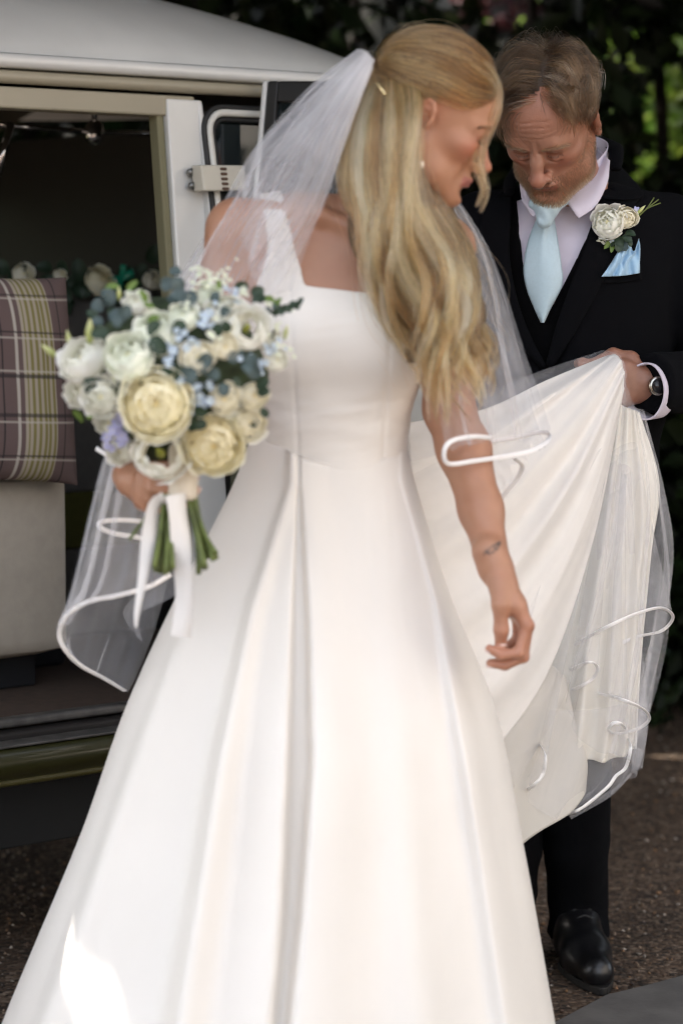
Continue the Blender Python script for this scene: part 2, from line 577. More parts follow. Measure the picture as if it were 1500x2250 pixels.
# ------------------------------------------------------------------ heads and hands (shared sculpting)
def head_sdf(S, R, t, s=1.0, male=True):
    """Adds a head to S. Local axes: x sideways, y out of the face, z up, eyes at z = 0; metres."""
    S.frame(R, t, s)
    f = 0.0 if male else 1.0
    S.ball((0, -0.010, 0.038), (0.076, 0.099, 0.086), k=0.01)
    S.ball((0, 0.028, 0.032), (0.066 - .002 * f, 0.066, 0.060), k=0.03)
    S.ball((0, 0.024, -0.028), (0.061 - .002 * f, 0.064, 0.068), k=0.03)
    j = 0.050 if male else 0.044
    S.mirror_chain([(j, -0.004, -0.050), (j - .006, 0.028, -0.082 + .004 * f), (0.016 - .004 * f, 0.070, -0.103 + .002 * f)], [0.021, 0.019 - .003 * f, 0.017 - .002 * f], k=0.03)
    S.ball((0, 0.078, -0.103), (0.021 - .004 * f, 0.018, 0.017), k=0.015)
    S.ball((0, 0.058, -0.070), (0.034, 0.037, 0.030), k=0.018)
    S.mirror_ball((0.041, 0.054, -0.022), (0.022, 0.024, 0.018), k=0.022)
    br = 0.0118 if male else 0.0075
    bz = -.003 if male else 0.0
    S.mirror_chain([(0.050, 0.062, 0.013 + bz), (0.031, 0.080, 0.018 + bz), (0.010, 0.086, 0.013 + bz)], [br * .8, br, br * .8], k=0.016)
    S.mirror_ball((0.033, 0.104, -0.004), (0.018, 0.0165, 0.0105), k=0.013, op='s')
    S.mirror_ball((0.0145, 0.096, -0.006), (0.006, 0.012, 0.010), k=0.010, op='s')
    S.mirror_ball((0.0315, 0.0715, -0.0045), 0.0142, k=0.004)
    # lids: brow-side fold and lower pouch
    S.mirror_chain([(0.019, 0.0835, 0.003), (0.031, 0.0880, 0.0062), (0.044, 0.0785, 0.002)], [0.0035, 0.0045, 0.0035], k=0.006)
    S.mirror_chain([(0.020, 0.0830, -0.0125), (0.031, 0.0850, -0.0158), (0.043, 0.0765, -0.0120)], [0.003, 0.0036, 0.003], k=0.006)
    S.mirror_chain([(0.0185, 0.0868, -0.0080), (0.031, 0.0880, -0.0112), (0.0440, 0.0780, -0.0070)], [0.0008, 0.0012, 0.0008], k=0.0025, op='s')
    # nose
    n = 1.12 if male else 0.80
    tip = (0, 0.1135 - .001 * f, -0.0435 + .0035 * f)
    S.chain([(0, 0.0865, 0.008), (0, 0.0990 - .003 * f, -0.016), tip], [0.0085 * n, 0.0085 * n, 0.0105 * n], k=0.010)
    S.ball((0, tip[1] - .001, tip[2] - .001), 0.0115 * n, k=0.006)
    S.mirror_ball((0.0138 * n, 0.0985, tip[2] - .0035), (0.0080 * n, 0.0115, 0.0085 * n), k=0.006)
    S.ball((0, 0.102, tip[2] - .010), (0.0055, 0.010, 0.005), k=0.006)
    S.mirror_ball((0.0072 * n, 0.1050, tip[2] - .0125), (0.0034, 0.0055, 0.0035), k=0.003, op='s')
    # mouth
    lp = 0.0042 if male else 0.0052
    S.chain([(-.025, .0845, -.0735), (-.011, .0945, -.0700), (0, .0950, -.0712), (.011, .0945, -.0700), (.025, .0845, -.0735)], [.003, lp, lp, lp, .003], k=0.006)
    S.chain([(-.021, .0850, -.0775), (0, .0940, -.0805), (.021, .0850, -.0775)], [.003, lp * 1.2, .003], k=0.006)
    S.chain([(-.026, .0890, -.0752), (-.012, .0985, -.0742), (0, .1000, -.0752), (.012, .0985, -.0742), (.026, .0890, -.0752)], [.0012] * 5, k=0.0035, op='s')
    S.chain([(-.016, .0940, -.0905), (0, .0975, -.0915), (.016, .0940, -.0905)], [.004, .005, .004], k=0.012, op='s')
    S.mirror_chain([(0.020, 0.0990, -0.042), (0.029, 0.0905, -0.058), (0.035, 0.0810, -0.075)], [.002, .0028, .0015], k=0.012 if male else 0.02, op='s')
    # ears
    for sx in (-1, 1):
        Re = rot(z=-22 * sx, x=-8)
        c = np.array([sx * 0.0775, -0.014, -0.008])
        S.ball(c, (0.0075, 0.0185, 0.0310), k=0.006, R=Re)
        S.ball(c + Re @ np.array([sx * .008, .003, -.002]), (0.0065, 0.0105, 0.0165), k=0.004, op='s', R=Re)
        a = np.linspace(-0.6, 4.2, 9)
        rim = [c + Re @ np.array([sx * .0045, -.0005 + math.cos(u) * .0165, .003 + math.sin(u) * .0270]) for u in a]
        S.chain(rim, [.0024, .003, .0034, .0036, .0036, .0036, .0034, .003, .0026], k=0.003)
        S.ball(c + Re @ np.array([sx * .002, .006, -.026]), (.005, .007, .009), k=0.006)
        S.ball(c + Re @ np.array([sx * .004, .0145, -.004]), (.004, .004, .006), k=0.004)
    if male:   # frown lines
        S.mirror_chain([(0.0065, 0.0985, 0.004), (0.0075, 0.1000, 0.016), (0.0060, 0.0995, 0.028)], [.0012, .0016, .0006], k=0.006, op='s')
        def on_face(x, z):
            yq = np.linspace(.13, .03, 120)
            d = S.eval(S.w(np.stack([np.full(120, x), yq, np.full(120, z)], 1)))
            return (x, yq[np.argmax(d < 0)], z)
        lines = []
        for z, w, ph in ((0.036, .038, 0), (0.046, .044, 1), (0.056, .040, 2), (.065, .030, 3)):
            lines.append([on_face(x, z + .0015 * math.sin(x * 130 + ph) - .8 * x * x) for x in np.linspace(-w, w, 9)])
        for l in lines: S.chain(l, [.0002] + [.0006] * 7 + [.0002], k=0.0022, op='s')
        for dz in (0.004, -0.006, -0.014):
            S.mirror_chain([(0.051, 0.0690, -0.002 + dz * .5), (0.062, 0.0560, -0.002 + dz * 1.4)], [.0007, .0005], k=0.003, op='s')
        S.mirror_chain([(0.018, 0.0850, -0.020), (0.030, 0.0860, -0.0245), (0.043, 0.0770, -0.020)], [.0012, .0014, .001], k=0.005, op='s')
    S.frame()
    return S


def to_local(p, R, t, s=1.0):
    return ((p - t) @ R) / s


def snap(p, q, off=.0006):
    """Move head-space points p onto the head surface given by its vertices q (along the face direction)."""
    f = q[(q[:, 1] > .03) & (np.abs(q[:, 0]) < .08) & (np.abs(q[:, 2]) < .05)]
    out = p.copy()
    for i in range(len(p)):
        j = np.argmin((f[:, 0] - p[i, 0]) ** 2 + (f[:, 2] - p[i, 2]) ** 2 - 1e-4 * (f[:, 1] > .05) * 0)
        out[i, 1] = f[j, 1] + off
    return out


def sstep(a, b, x):
    u = np.clip((x - a) / (b - a), 0, 1)
    return u * u * (3 - 2 * u)


def gauss(q, c, r):
    return np.exp(-(((q - np.asarray(c)) / np.asarray(r)) ** 2).sum(-1))


def face_tint(q, base, male):
    """Pigment of the face in head space: ruddier cheeks, nose and ears, lips, brow and lid tone."""
    c = np.tile(np.asarray(base, float), (len(q), 1))
    ax = np.abs(q[:, 0]); m = np.stack([ax, q[:, 1], q[:, 2]], 1)
    def mixin(w, col):
        c[:] = c * (1 - w[:, None]) + np.asarray(col) * w[:, None]
    b = np.asarray(base, float)
    ruddy = b * np.array([1.0, 0.72, 0.66])
    mixin(0.75 * gauss(m, (0.042, 0.075, -0.030), (.022, .04, .020)), ruddy)
    mixin(0.8 * gauss(m, (0, 0.112, -0.040), (.018, .025, .016)), ruddy)
    mixin(0.8 * gauss(m, (0.080, -0.015, -0.01), (.012, .03, .04)), b * np.array([1.0, .70, .62]))
    lip = np.array([0.36, 0.12, 0.10]) if not male else b * np.array([.82, .60, .58])
    lw = sstep(.0295, .0225, ax) * sstep(.0105 if male else .0115, .0065, np.abs(q[:, 2] + .0757 + .0009 * 0)) * sstep(.080, .086, q[:, 1])
    mixin(0.9 * lw, lip)
    mixin(0.35 * gauss(m, (0.031, .085, -.006), (.018, .03, .011)), b * np.array([.78, .60, .58]))
    if male:
        sp = noise3(q, 3, 3, 160.0)
        c *= (1 + 0.06 * sp)[:, None]
        mixin(0.25 * sstep(0.03, 0.07, q[:, 2]) * (q[:, 1] > 0), ruddy)
    return c


def hand_sdf(S, W, R, fingers, thumb, s=1.0, male=True, k=0.006):
    """Hand with its wrist at W. Local axes of R: x across the palm towards the thumb, y along the fingers, z out of the back.
    fingers: four lists (index to little) of bend angles at the three knuckles (degrees), and a spread; thumb: local points."""
    S.frame(R, W, s)
    wd = 1.0 if male else 0.86
    S.chain([(0, -0.03, 0), (0, 0.0, 0), (0.002, 0.02, 0)], [.026 * wd, .0245 * wd, .024 * wd], k=0.012)
    base = [(0.029 * wd, .088, .002), (0.0095 * wd, .092, .004), (-0.0105 * wd, .087, .003), (-0.029 * wd, .077, .000)]
    for b in base:
        S.chain([(b[0] * .55, .018, 0), (b[0] * .85, .055, b[2] * .5), b], [.016 * wd, .0145 * wd, .0112 * wd], k=0.012)
    S.ball((0.022 * wd, .034, -.010), (.013, .026, .013), k=0.012)
    S.ball((-0.022 * wd, .036, -.008), (.011, .026, .010), k=0.012)
    L = [(.043, .026, .021), (.047, .030, .022), (.044, .028, .022), (.034, .020, .019)]
    rad = [.0092, .0094, .0088, .0078]
    tips = []
    for i in range(4):
        (b1, b2, b3), sp = fingers[i]
        p = np.array(base[i]); a = 0.0
        r = rad[i] * wd
        pts = [p]; rs = [r * 1.12]
        for l, bend, rr in zip(L[i], (b1, b2, b3), (r, r * .94, r * .80)):
            a += math.radians(bend)
            d = np.array([math.sin(math.radians(sp)) * math.cos(a), math.cos(a) * math.cos(math.radians(sp)), -math.sin(a)])
            p = p + d * l * (1 if male else .96)
            pts.append(p); rs.append(rr)
        S.chain(pts, rs, k=0.003 if i else 0.004)
        for q, rr in ((pts[1], r), (pts[0], r * 1.1)):
            S.ball(q + np.array([0, 0, .0005]), rr * 1.07, k=0.004)
        nrm = np.array([0, -math.sin(a) * 1.0, -math.cos(a)]) * -1
        tips.append((S.w(pts[3] - d * .004 + nrm * rs[3] * .80), S.w(d) - S.w((0, 0, 0)), S.w(nrm) - S.w((0, 0, 0)), rs[3]))
    S.chain(thumb, [.0155 * wd, .0135 * wd, .0115 * wd, .0098 * wd][:len(thumb)], k=0.008)
    S.frame()
    return tips
# ------------------------------------------------------------------ ground, hedge, trees
def ground_mat():
    m = bpy.data.materials.new('gravelled_tarmac'); m.use_nodes = True
    nt = m.node_tree; b = nt.nodes['Principled BSDF']; b.inputs['Roughness'].default_value = 0.85
    tc = nt.nodes.new('ShaderNodeTexCoord')
    v = nt.nodes.new('ShaderNodeTexVoronoi'); v.inputs['Scale'].default_value = 95
    n = nt.nodes.new('ShaderNodeTexNoise'); n.inputs['Scale'].default_value = 1.6; n.inputs['Detail'].default_value = 8
    nt.links.new(tc.outputs['Object'], v.inputs['Vector']); nt.links.new(tc.outputs['Object'], n.inputs['Vector'])
    r = nt.nodes.new('ShaderNodeValToRGB')
    el = r.color_ramp.elements
    el[0].position = 0.0; el[0].color = (.030, .022, .016, 1)
    el[1].position = 1.0; el[1].color = (.26, .19, .135, 1)
    e = el.new(.45); e.color = (.095, .060, .038, 1)
    e = el.new(.75); e.color = (.15, .095, .060, 1)
    sp = nt.nodes.new('ShaderNodeSeparateColor')
    nt.links.new(v.outputs['Color'], sp.inputs[0]); nt.links.new(sp.outputs[0], r.inputs[0])
    mx = nt.nodes.new('ShaderNodeMix'); mx.data_type = 'RGBA'; mx.blend_type = 'MULTIPLY'
    mr = nt.nodes.new('ShaderNodeMapRange'); mr.inputs['From Min'].default_value = .3; mr.inputs['From Max'].default_value = .7
    mr.inputs['To Min'].default_value = .6; mr.inputs['To Max'].default_value = 1.25
    nt.links.new(n.outputs[0], mr.inputs[0])
    cm = nt.nodes.new('ShaderNodeCombineColor')
    for i in range(3): nt.links.new(mr.outputs[0], cm.inputs[i])
    mx.inputs[0].default_value = 1
    nt.links.new(r.outputs[0], mx.inputs[6]); nt.links.new(cm.outputs[0], mx.inputs[7]); nt.links.new(mx.outputs[2], b.inputs['Base Color'])
    bp = nt.nodes.new('ShaderNodeBump'); bp.inputs['Strength'].default_value = .8; bp.inputs['Distance'].default_value = .006; bp.invert = True
    nt.links.new(v.outputs['Distance'], bp.inputs['Height']); nt.links.new(bp.outputs[0], b.inputs['Normal'])
    return m


g = np.array([[[-90, -90, 0], [-90, 90, 0]], [[90, -90, 0], [90, 90, 0]]], float)
V, F = grid_vf(bisurf(g, 2, 2))
gr = mesh_obj('ground', V, F[:, ::-1], ground_mat(), smooth=False)
tag(gr, kind='structure')

# loose stone chippings where the camera sees the ground
r = np.random.default_rng(21)
n = 9000
cx = r.uniform(-1.2, 1.6, n); cy = 3.9 + 3.6 * r.random(n) ** 1.2
sz = .0022 + .0045 * r.random(n) ** 2
base = np.array([(1, 0, 0), (-.5, .85, 0), (-.5, -.85, 0), (.1, .05, .75), (.2, -.1, -.6)])
jit = r.normal(0, .22, (n, 5, 3))
ang = r.uniform(0, 6.28, n)
b = base[None] + jit
x = b[..., 0] * np.cos(ang)[:, None] - b[..., 1] * np.sin(ang)[:, None]
y = b[..., 0] * np.sin(ang)[:, None] + b[..., 1] * np.cos(ang)[:, None]
V = np.stack([x * sz[:, None] + cx[:, None], y * sz[:, None] + cy[:, None], b[..., 2] * sz[:, None] + .001 + sz[:, None] * .4], -1).reshape(-1, 3)
tri = np.array([(0, 1, 3), (1, 2, 3), (2, 0, 3), (1, 0, 4), (2, 1, 4), (0, 2, 4)])
F = (tri[None] + (np.arange(n) * 5)[:, None, None]).reshape(-1, 3)
pal = np.array([(.26, .18, .12), (.34, .25, .18), (.16, .10, .07), (.42, .36, .30), (.12, .09, .075), (.30, .17, .09)])
col = np.repeat(pal[r.integers(0, len(pal), n)] * r.uniform(.6, 1.15, (n, 1)), 5, 0)
o = mesh_obj('loose_gravel', V, F, mat('chipping', (.3, .2, .15), rough=.8, attr='tint'), smooth=False, colors=col)
tag(o, 'brown stone chippings scattered over the tarmac', 'gravel', kind='stuff')
# smooth grey slab crossing the lower right corner
a, b_, c, d = P(1235, 2265, 3.9)[:2], P(1560, 2140, 4.3)[:2], (1.6, 3.6), (.3, 3.2)
gx = lambda px, py: (lambda p: p[:2] * 1)(P(px, py, 1.0))


def on_ground(px, py):
    p = P(px, py, 1.0); dz = CAM_H - p[2]
    return np.array([p[0] * CAM_H / dz, CAM_H / dz])


q = [on_ground(1215, 2262), on_ground(1330, 2200), on_ground(1420, 2178), on_ground(1560, 2140), (2.6, 4.0), (2.6, 2.6), (.2, 2.6)]
top = [(p[0], p[1], .012) for p in q]; bot = [(p[0], p[1], -.03) for p in q]
m_ = len(q)
o = mesh_obj('paving_slab', top + bot, [tuple(range(m_))[::-1]] + [(i, (i + 1) % m_, m_ + (i + 1) % m_, m_ + i) for i in range(m_)],
             mat('grey_concrete', (.15, .14, .13), rough=.85, noise=.35, nscale=9, bump=.5, bscale=90), smooth=False)
tag(o, kind='structure')


def leaf_cloud(C, size, r, up=0.35, cup=.25):
    """One small bent leaf (two quads) at each centre."""
    n = len(C)
    d = r.normal(size=(n, 3)); d /= np.linalg.norm(d, axis=1)[:, None]
    nn = r.normal(size=(n, 3)); nn[:, 2] += up * 3
    nn -= d * (nn * d).sum(1)[:, None]; nn /= np.linalg.norm(nn, axis=1)[:, None]
    s = np.cross(d, nn)
    sz = (size * (0.6 + .8 * r.random(n)))[:, None]
    mid0 = C - d * sz; mid1 = C + d * sz
    V = np.stack([mid0, C + s * sz * .5 + nn * sz * cup, mid1, C - s * sz * .5 + nn * sz * cup, C - d * sz * .05], 1).reshape(-1, 3)
    k = np.arange(n)[:, None] * 5
    F = np.concatenate([k + np.array([[0, 1, 4]]), k + np.array([[4, 1, 2]]), k + np.array([[0, 4, 3]]), k + np.array([[4, 2, 3]])])
    return V, F


SUN_DIR = np.array(_sd)
SUN_GAPS = []


def sun_gaps(C):
    """Openings in the leaves through which single shafts of sun come down."""
    for o_, r_ in SUN_GAPS:
        d = C - o_
        t = d @ SUN_DIR
        C = C[np.linalg.norm(d - t[:, None] * SUN_DIR, axis=1) > r_]
    return C


def leaf_mat(name, c, trans=.35, rough=.42):
    return mat(name, c, rough=rough, attr='tint', trans=trans, spec=.5 if 'bright' in name else .2)


def foliage(name, C, size, color, parent, r, var=.35, matname='leaf_dark', trans=.35):
    C = sun_gaps(C)
    V, F = leaf_cloud(C, size, r)
    col = np.asarray(color) * (1 + var * r.normal(size=(len(C), 1))) * (1 + .12 * r.normal(size=(len(C), 3)))
    return mesh_obj(name, V, F, leaf_mat(matname, color, trans), parent, smooth=False, colors=np.repeat(np.clip(col, .004, .5), 5, 0))


def limb(pts, rs, name, parent, m=None):
    C = catmull(pts, 14); rr = np.interp(np.linspace(0, 1, 14), np.linspace(0, 1, len(rs)), rs)
    V, F = tube_vf(C, rr, 10)
    return mesh_obj(name, V, F, m or mat('bark', (.055, .04, .03), rough=.9, noise=.5, nscale=14, bump=1, bscale=40), parent)


def tree(label, x, y, h, crown_c, crown_r, n, leaf, color, seed, group=None, matname='leaf_dark', trans=.35, clumps=60):
    r = np.random.default_rng(seed)
    t = empty('tree', (x, y, 0))
    tag(t, label, 'tree', group)
    cc = np.asarray(crown_c, float); cr = np.asarray(crown_r, float)
    limb([(x, y, -.05), (x + .1, y - .05, h * .4), (x * .6 + cc[0] * .4, y * .6 + cc[1] * .4, h * .75), (cc[0], cc[1], cc[2])], [.20, .15, .12, .05], 'trunk', t)
    for i in range(6):
        d = r.normal(size=3); d /= np.linalg.norm(d); d[2] = abs(d[2]) * .4 - .1
        limb([(x + .1, y - .05, h * (.45 + .05 * i)), cc * .5 + np.array([x, y, h * .7]) * .5 + d * cr * .3, cc + d * cr * .8], [.08, .05, .015], 'branch', t)
    d = r.normal(size=(clumps, 3)); d /= np.linalg.norm(d, axis=1)[:, None]
    cen = cc + d * cr * (r.random((clumps, 1)) ** .45)
    C = cen[r.integers(0, clumps, n)] + r.normal(0, 1, (n, 3)) * cr * .16
    foliage('crown', C, leaf, color, t, r, matname=matname, trans=trans)
    return t


SUN_GAPS += [(np.array([x, y, 0.0]), g_) for x, y, g_ in ((.93, 5.55, .16), (1.10, 5.75, .20), (.98, 6.15, .14), (1.25, 6.3, .16), (.75, 5.35, .10))]
SUN_GAPS += [(P(x, y, 3.42), g_) for x, y, g_ in ((100, 2095, .085), (66, 2170, .10), (30, 2255, .11))]
# tall trees whose crowns shade the place
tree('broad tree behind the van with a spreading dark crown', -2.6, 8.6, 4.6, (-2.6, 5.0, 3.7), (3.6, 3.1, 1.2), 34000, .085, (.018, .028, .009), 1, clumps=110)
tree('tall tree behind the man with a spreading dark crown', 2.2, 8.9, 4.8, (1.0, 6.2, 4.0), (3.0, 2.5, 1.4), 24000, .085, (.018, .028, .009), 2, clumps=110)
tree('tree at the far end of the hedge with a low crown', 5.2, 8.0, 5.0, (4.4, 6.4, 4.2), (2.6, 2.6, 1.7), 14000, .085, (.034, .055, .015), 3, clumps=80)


def hedge(label, x0, x1, y0, y1, h, n, leaf, color, seed, name='hedge', matname='leaf_dark', trans=.35, gaps=()):
    r = np.random.default_rng(seed)
    t = empty(name, ((x0 + x1) / 2, (y0 + y1) / 2, 0)); tag(t, label, 'hedge')
    m = max(20, int((x1 - x0) * h * 7))
    cen = np.stack([r.uniform(x0, x1, m), y0 + (y1 - y0) * r.random(m) ** 1.6, r.uniform(.05, h, m)], 1)
    C = cen[r.integers(0, m, n)] + r.normal(0, .20, (n, 3)); C[:, 2] = np.abs(C[:, 2])
    if gaps:
        for gx_, gz_, rx_, rz_ in gaps: C = C[((C[:, 0] / C[:, 1] * 8 - gx_) / rx_) ** 2 + (((C[:, 2] - 1.317) / C[:, 1] * 8 + 1.317 - gz_) / rz_) ** 2 > 1]
    foliage('foliage', C, leaf, color, t, r, matname=matname, trans=trans)
    for i in range(int((x1 - x0) * 1.2)):
        x = r.uniform(x0, x1); y = r.uniform(y0 + .25, y1)
        limb([(x, y, -.03), (x + .1 * r.normal(), y + .05, h * .4), (x + .25 * r.normal(), y, h * .9)], [.035, .025, .008], 'stem', t)
    V, F = box_vf((x0, y1 + .1, 0), (x1, y1 + .35, h * .96))
    return t


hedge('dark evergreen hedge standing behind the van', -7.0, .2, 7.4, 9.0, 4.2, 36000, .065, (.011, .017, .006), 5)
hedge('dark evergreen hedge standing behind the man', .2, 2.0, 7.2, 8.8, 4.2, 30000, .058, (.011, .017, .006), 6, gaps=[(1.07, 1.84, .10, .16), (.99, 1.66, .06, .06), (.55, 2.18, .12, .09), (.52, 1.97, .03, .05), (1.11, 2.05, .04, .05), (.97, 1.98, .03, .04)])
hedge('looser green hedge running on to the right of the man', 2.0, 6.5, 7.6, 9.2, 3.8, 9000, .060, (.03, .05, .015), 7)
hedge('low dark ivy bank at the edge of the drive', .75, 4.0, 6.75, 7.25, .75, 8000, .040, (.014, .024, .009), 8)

hedge('tall unseen hedge added to block sky light from the left', -4.9, -3.9, -5.0, 3.6, 4.8, 22000, .075, (.028, .042, .014), 23)  # put in out of view to cut the sky fill on the left

# shrubs beyond the hedge, in the sun and in blossom
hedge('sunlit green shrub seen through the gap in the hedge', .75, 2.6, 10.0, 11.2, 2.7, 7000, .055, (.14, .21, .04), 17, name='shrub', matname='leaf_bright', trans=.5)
r = np.random.default_rng(3)
BL = empty('flowering_shrub', (.7, 9.25, 0)); tag(BL, 'shrub with dusky pink blossom high behind the man', 'shrub')
C = np.stack([r.uniform(.30, .95, 900), r.uniform(9.1, 9.5, 900), r.uniform(1.9, 2.75, 900)], 1)
foliage('blossom', C, .045, (.10, .045, .05), BL, r, var=.25, matname='blossom_pink', trans=.4)
limb([(.7, 9.3, 0), (.62, 9.3, 1.1), (.66, 9.3, 2.2)], [.05, .035, .012], 'stem', BL)
# earth bank of one even dark colour closing the view
X = np.concatenate([np.linspace(-22, -1.5, 15), np.linspace(-1, 4, 30), np.linspace(4.5, 22, 15)]); Z = np.array([0, .5, 1.2, 2.4, 3.6]); D = np.array([12.5, 13.0, 13.8, 14.5, 16.0])
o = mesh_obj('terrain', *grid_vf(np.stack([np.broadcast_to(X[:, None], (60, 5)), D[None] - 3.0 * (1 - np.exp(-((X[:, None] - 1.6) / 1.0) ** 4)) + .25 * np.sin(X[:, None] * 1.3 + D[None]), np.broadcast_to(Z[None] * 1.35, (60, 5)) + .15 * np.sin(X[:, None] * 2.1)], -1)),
             mat('dark_earth', (.020, .018, .012), rough=.95, noise=.5, nscale=3))
tag(o, kind='structure')
# unseen house on the right, added to bounce warm sunlight onto the bride
FILL_HOUSE = empty('fill_house', (5.2, -1.0, 0))
tag(FILL_HOUSE, 'unseen sandy house beside the drive, beyond the edge of the picture', 'fill_house')
WALLM = mat('sandy_render', (.47, .44, .405), rough=.9, noise=.12, nscale=4, bump=.3, bscale=60)


def hbox(name, lo, hi, m, parent=FILL_HOUSE, bevel=0):
    b = MB(); b.add(*box_vf(lo, hi)); return b.build(name, m, parent, False, bevel)


hbox('wall', (5.0, -6.0, 0), (9.0, 4.6, 4.8), WALLM)
roofm = mat('clay_tile', (.22, .09, .05), rough=.8, noise=.4, nscale=12)
b = MB(); b.add([(4.7, -6.3, 4.8), (4.7, 4.9, 4.8), (7.0, 4.9, 6.6), (7.0, -6.3, 6.6), (9.3, -6.3, 4.8), (9.3, 4.9, 4.8)], [(0, 1, 2, 3), (3, 2, 5, 4), (0, 3, 4), (1, 5, 2), (0, 4, 5, 1)])
b.build('roof', roofm, FILL_HOUSE, False)
for y in (-4.2, -1.2, 2.0):
    for z in (1.0, 3.2):
        w_ = hbox('window', (4.985, y - .5, z), (5.0, y + .5, z + 1.1), mat('window_dark', (.03, .035, .04), rough=.05))
        hbox('window_frame', (4.96, y - .56, z - .06), (4.984, y + .56, z), mat('white_joinery', (.7, .7, .68), rough=.5), w_)
# ------------------------------------------------------------------ camper van
TH = math.atan(.8)
VU = np.array([math.cos(TH), math.sin(TH), 0]); VN = np.array([-math.sin(TH), math.cos(TH), 0])
VO = np.array([0, 4.93, 0])


def VW(u, w, z):
    return VO + VU * u + VN * w + np.array([0, 0, z])


def PV(px, py, w):
    """(u, z) where the pixel's ray meets the van-parallel plane at inset w."""
    c = np.array([0, 0, CAM_H]); d = P(px, py, 1.0) - c
    t = ((VO + VN * w - c) @ VN) / (d @ VN)
    p = c + d * t
    return np.array([(p - VO) @ VU, p[2]])


VAN = empty('camper_van', VW(-1.6, .8, 0), TH)
tag(VAN, 'vintage cream and olive green camper van with its side door open', 'van')
CREAM = mat('cream_paint', (.64, .64, .62), rough=.32, coat=.4, noise=.14, nscale=3.5, bump=.02, bscale=8)
OLIVE = mat('olive_paint', (.034, .033, .008), rough=.32, coat=.5, noise=.08, nscale=6)
CHROME = mat('chrome', (.75, .75, .77), rough=.12, metal=1)
RUBBER = mat('black_rubber', (.012, .012, .012), rough=.6)
GLASS = mat('dark_window_glass', (.010, .014, .015), rough=.04, spec=.6)
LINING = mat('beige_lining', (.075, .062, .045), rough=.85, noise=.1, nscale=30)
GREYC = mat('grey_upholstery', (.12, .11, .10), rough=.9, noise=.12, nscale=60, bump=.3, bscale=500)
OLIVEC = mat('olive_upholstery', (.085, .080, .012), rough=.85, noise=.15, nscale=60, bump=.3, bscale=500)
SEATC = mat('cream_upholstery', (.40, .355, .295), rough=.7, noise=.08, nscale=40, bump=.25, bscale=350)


def side_w(z):
    """inset of the outer skin at height z: the upper half leans in."""
    z = np.asarray(z, float)
    return np.where(z > 1.05, -.115 + .12 * (z - 1.05) / .64, -.115) + np.where(z < .55, .0, 0)


def van_sheet(name, uz_poly, m, thick=.03, w0=0.0, parent=None, smooth=False, bevel=.004):
    """Flat-ish panel that follows the van's side: polygon in (u, z), extruded inwards."""
    n = len(uz_poly)
    out = [VW(u, float(side_w(z)) + w0, z) for u, z in uz_poly]
    inn = [VW(u, float(side_w(z)) + w0 + thick, z) for u, z in uz_poly]
    F = [tuple(range(n)), tuple(range(n, 2 * n))[::-1]] + [((i + 1) % n, i, n + i, n + (i + 1) % n) for i in range(n)]
    b = MB(); b.add(out + inn, F)
    return b.build(name, m, parent or VAN, smooth, bevel)


# roof shell, falling to the end of the van on the right
us = np.concatenate([np.linspace(-3.6, -.6, 20), np.linspace(-.5, .42, 34)])
th = np.linspace(0, 1, 40)
G = np.zeros((len(us), len(th), 3))
for i, u in enumerate(us):
    e = np.clip((u + .75) / 1.15, 0, 1)
    drop = .235 * e ** 2.6
    edge = .30 * np.clip((u - .0) / .42, 0, 1) ** 2.2           # the drip line rounds the corner
    for j, t in enumerate(th):
        w = .005 + edge + t * (.80 - edge)
        prof = 1 - (1 - t) ** 2.3
        z = 1.705 + (.255 - drop) * prof ** .75
        G[i, j] = VW(u, w, z)
V, F = grid_vf(G)
roof = mesh_obj('roof', V, F, CREAM, VAN)
G2 = G.copy()
for i, u in enumerate(us):
    for j, t in enumerate(th):
        p = G[i, j]; w = (p - VO) @ VN
        G2[i, j] = p + VN * (1.6 - 2 * (w - .80) - 1.6)
V, F = grid_vf(G2)
mesh_obj('roof', V, F[:, ::-1], CREAM, VAN)
C = np.array([VW(u, -.012 + .30 * max(0, u / .42) ** 2.2, 1.700) for u in us])
V, F = tube_vf(C, .014, 8)
mesh_obj('drip_rail', V, F, CREAM, VAN)
C = np.array([VW(u, -.002 + .30 * max(0, u / .42) ** 2.2, 1.672) for u in us])
V, F = tube_vf(C, .013, 8)
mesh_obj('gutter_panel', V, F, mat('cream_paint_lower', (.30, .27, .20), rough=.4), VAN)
MB().add(*(lambda c: (c, [(0, 1, 2, 3), (7, 6, 5, 4), (0, 4, 5, 1), (1, 5, 6, 2), (2, 6, 7, 3), (3, 7, 4, 0)]))([VW(-3.6, .0, 1.615), VW(-.36, .0, 1.615), VW(-.36, .0, 1.655), VW(-3.6, .0, 1.655), VW(-3.6, .06, 1.615), VW(-.36, .06, 1.615), VW(-.36, .06, 1.655), VW(-3.6, .06, 1.655)])).build('door_header', mat('cream_paint_lower', (.30, .27, .20)), VAN, False, .005)

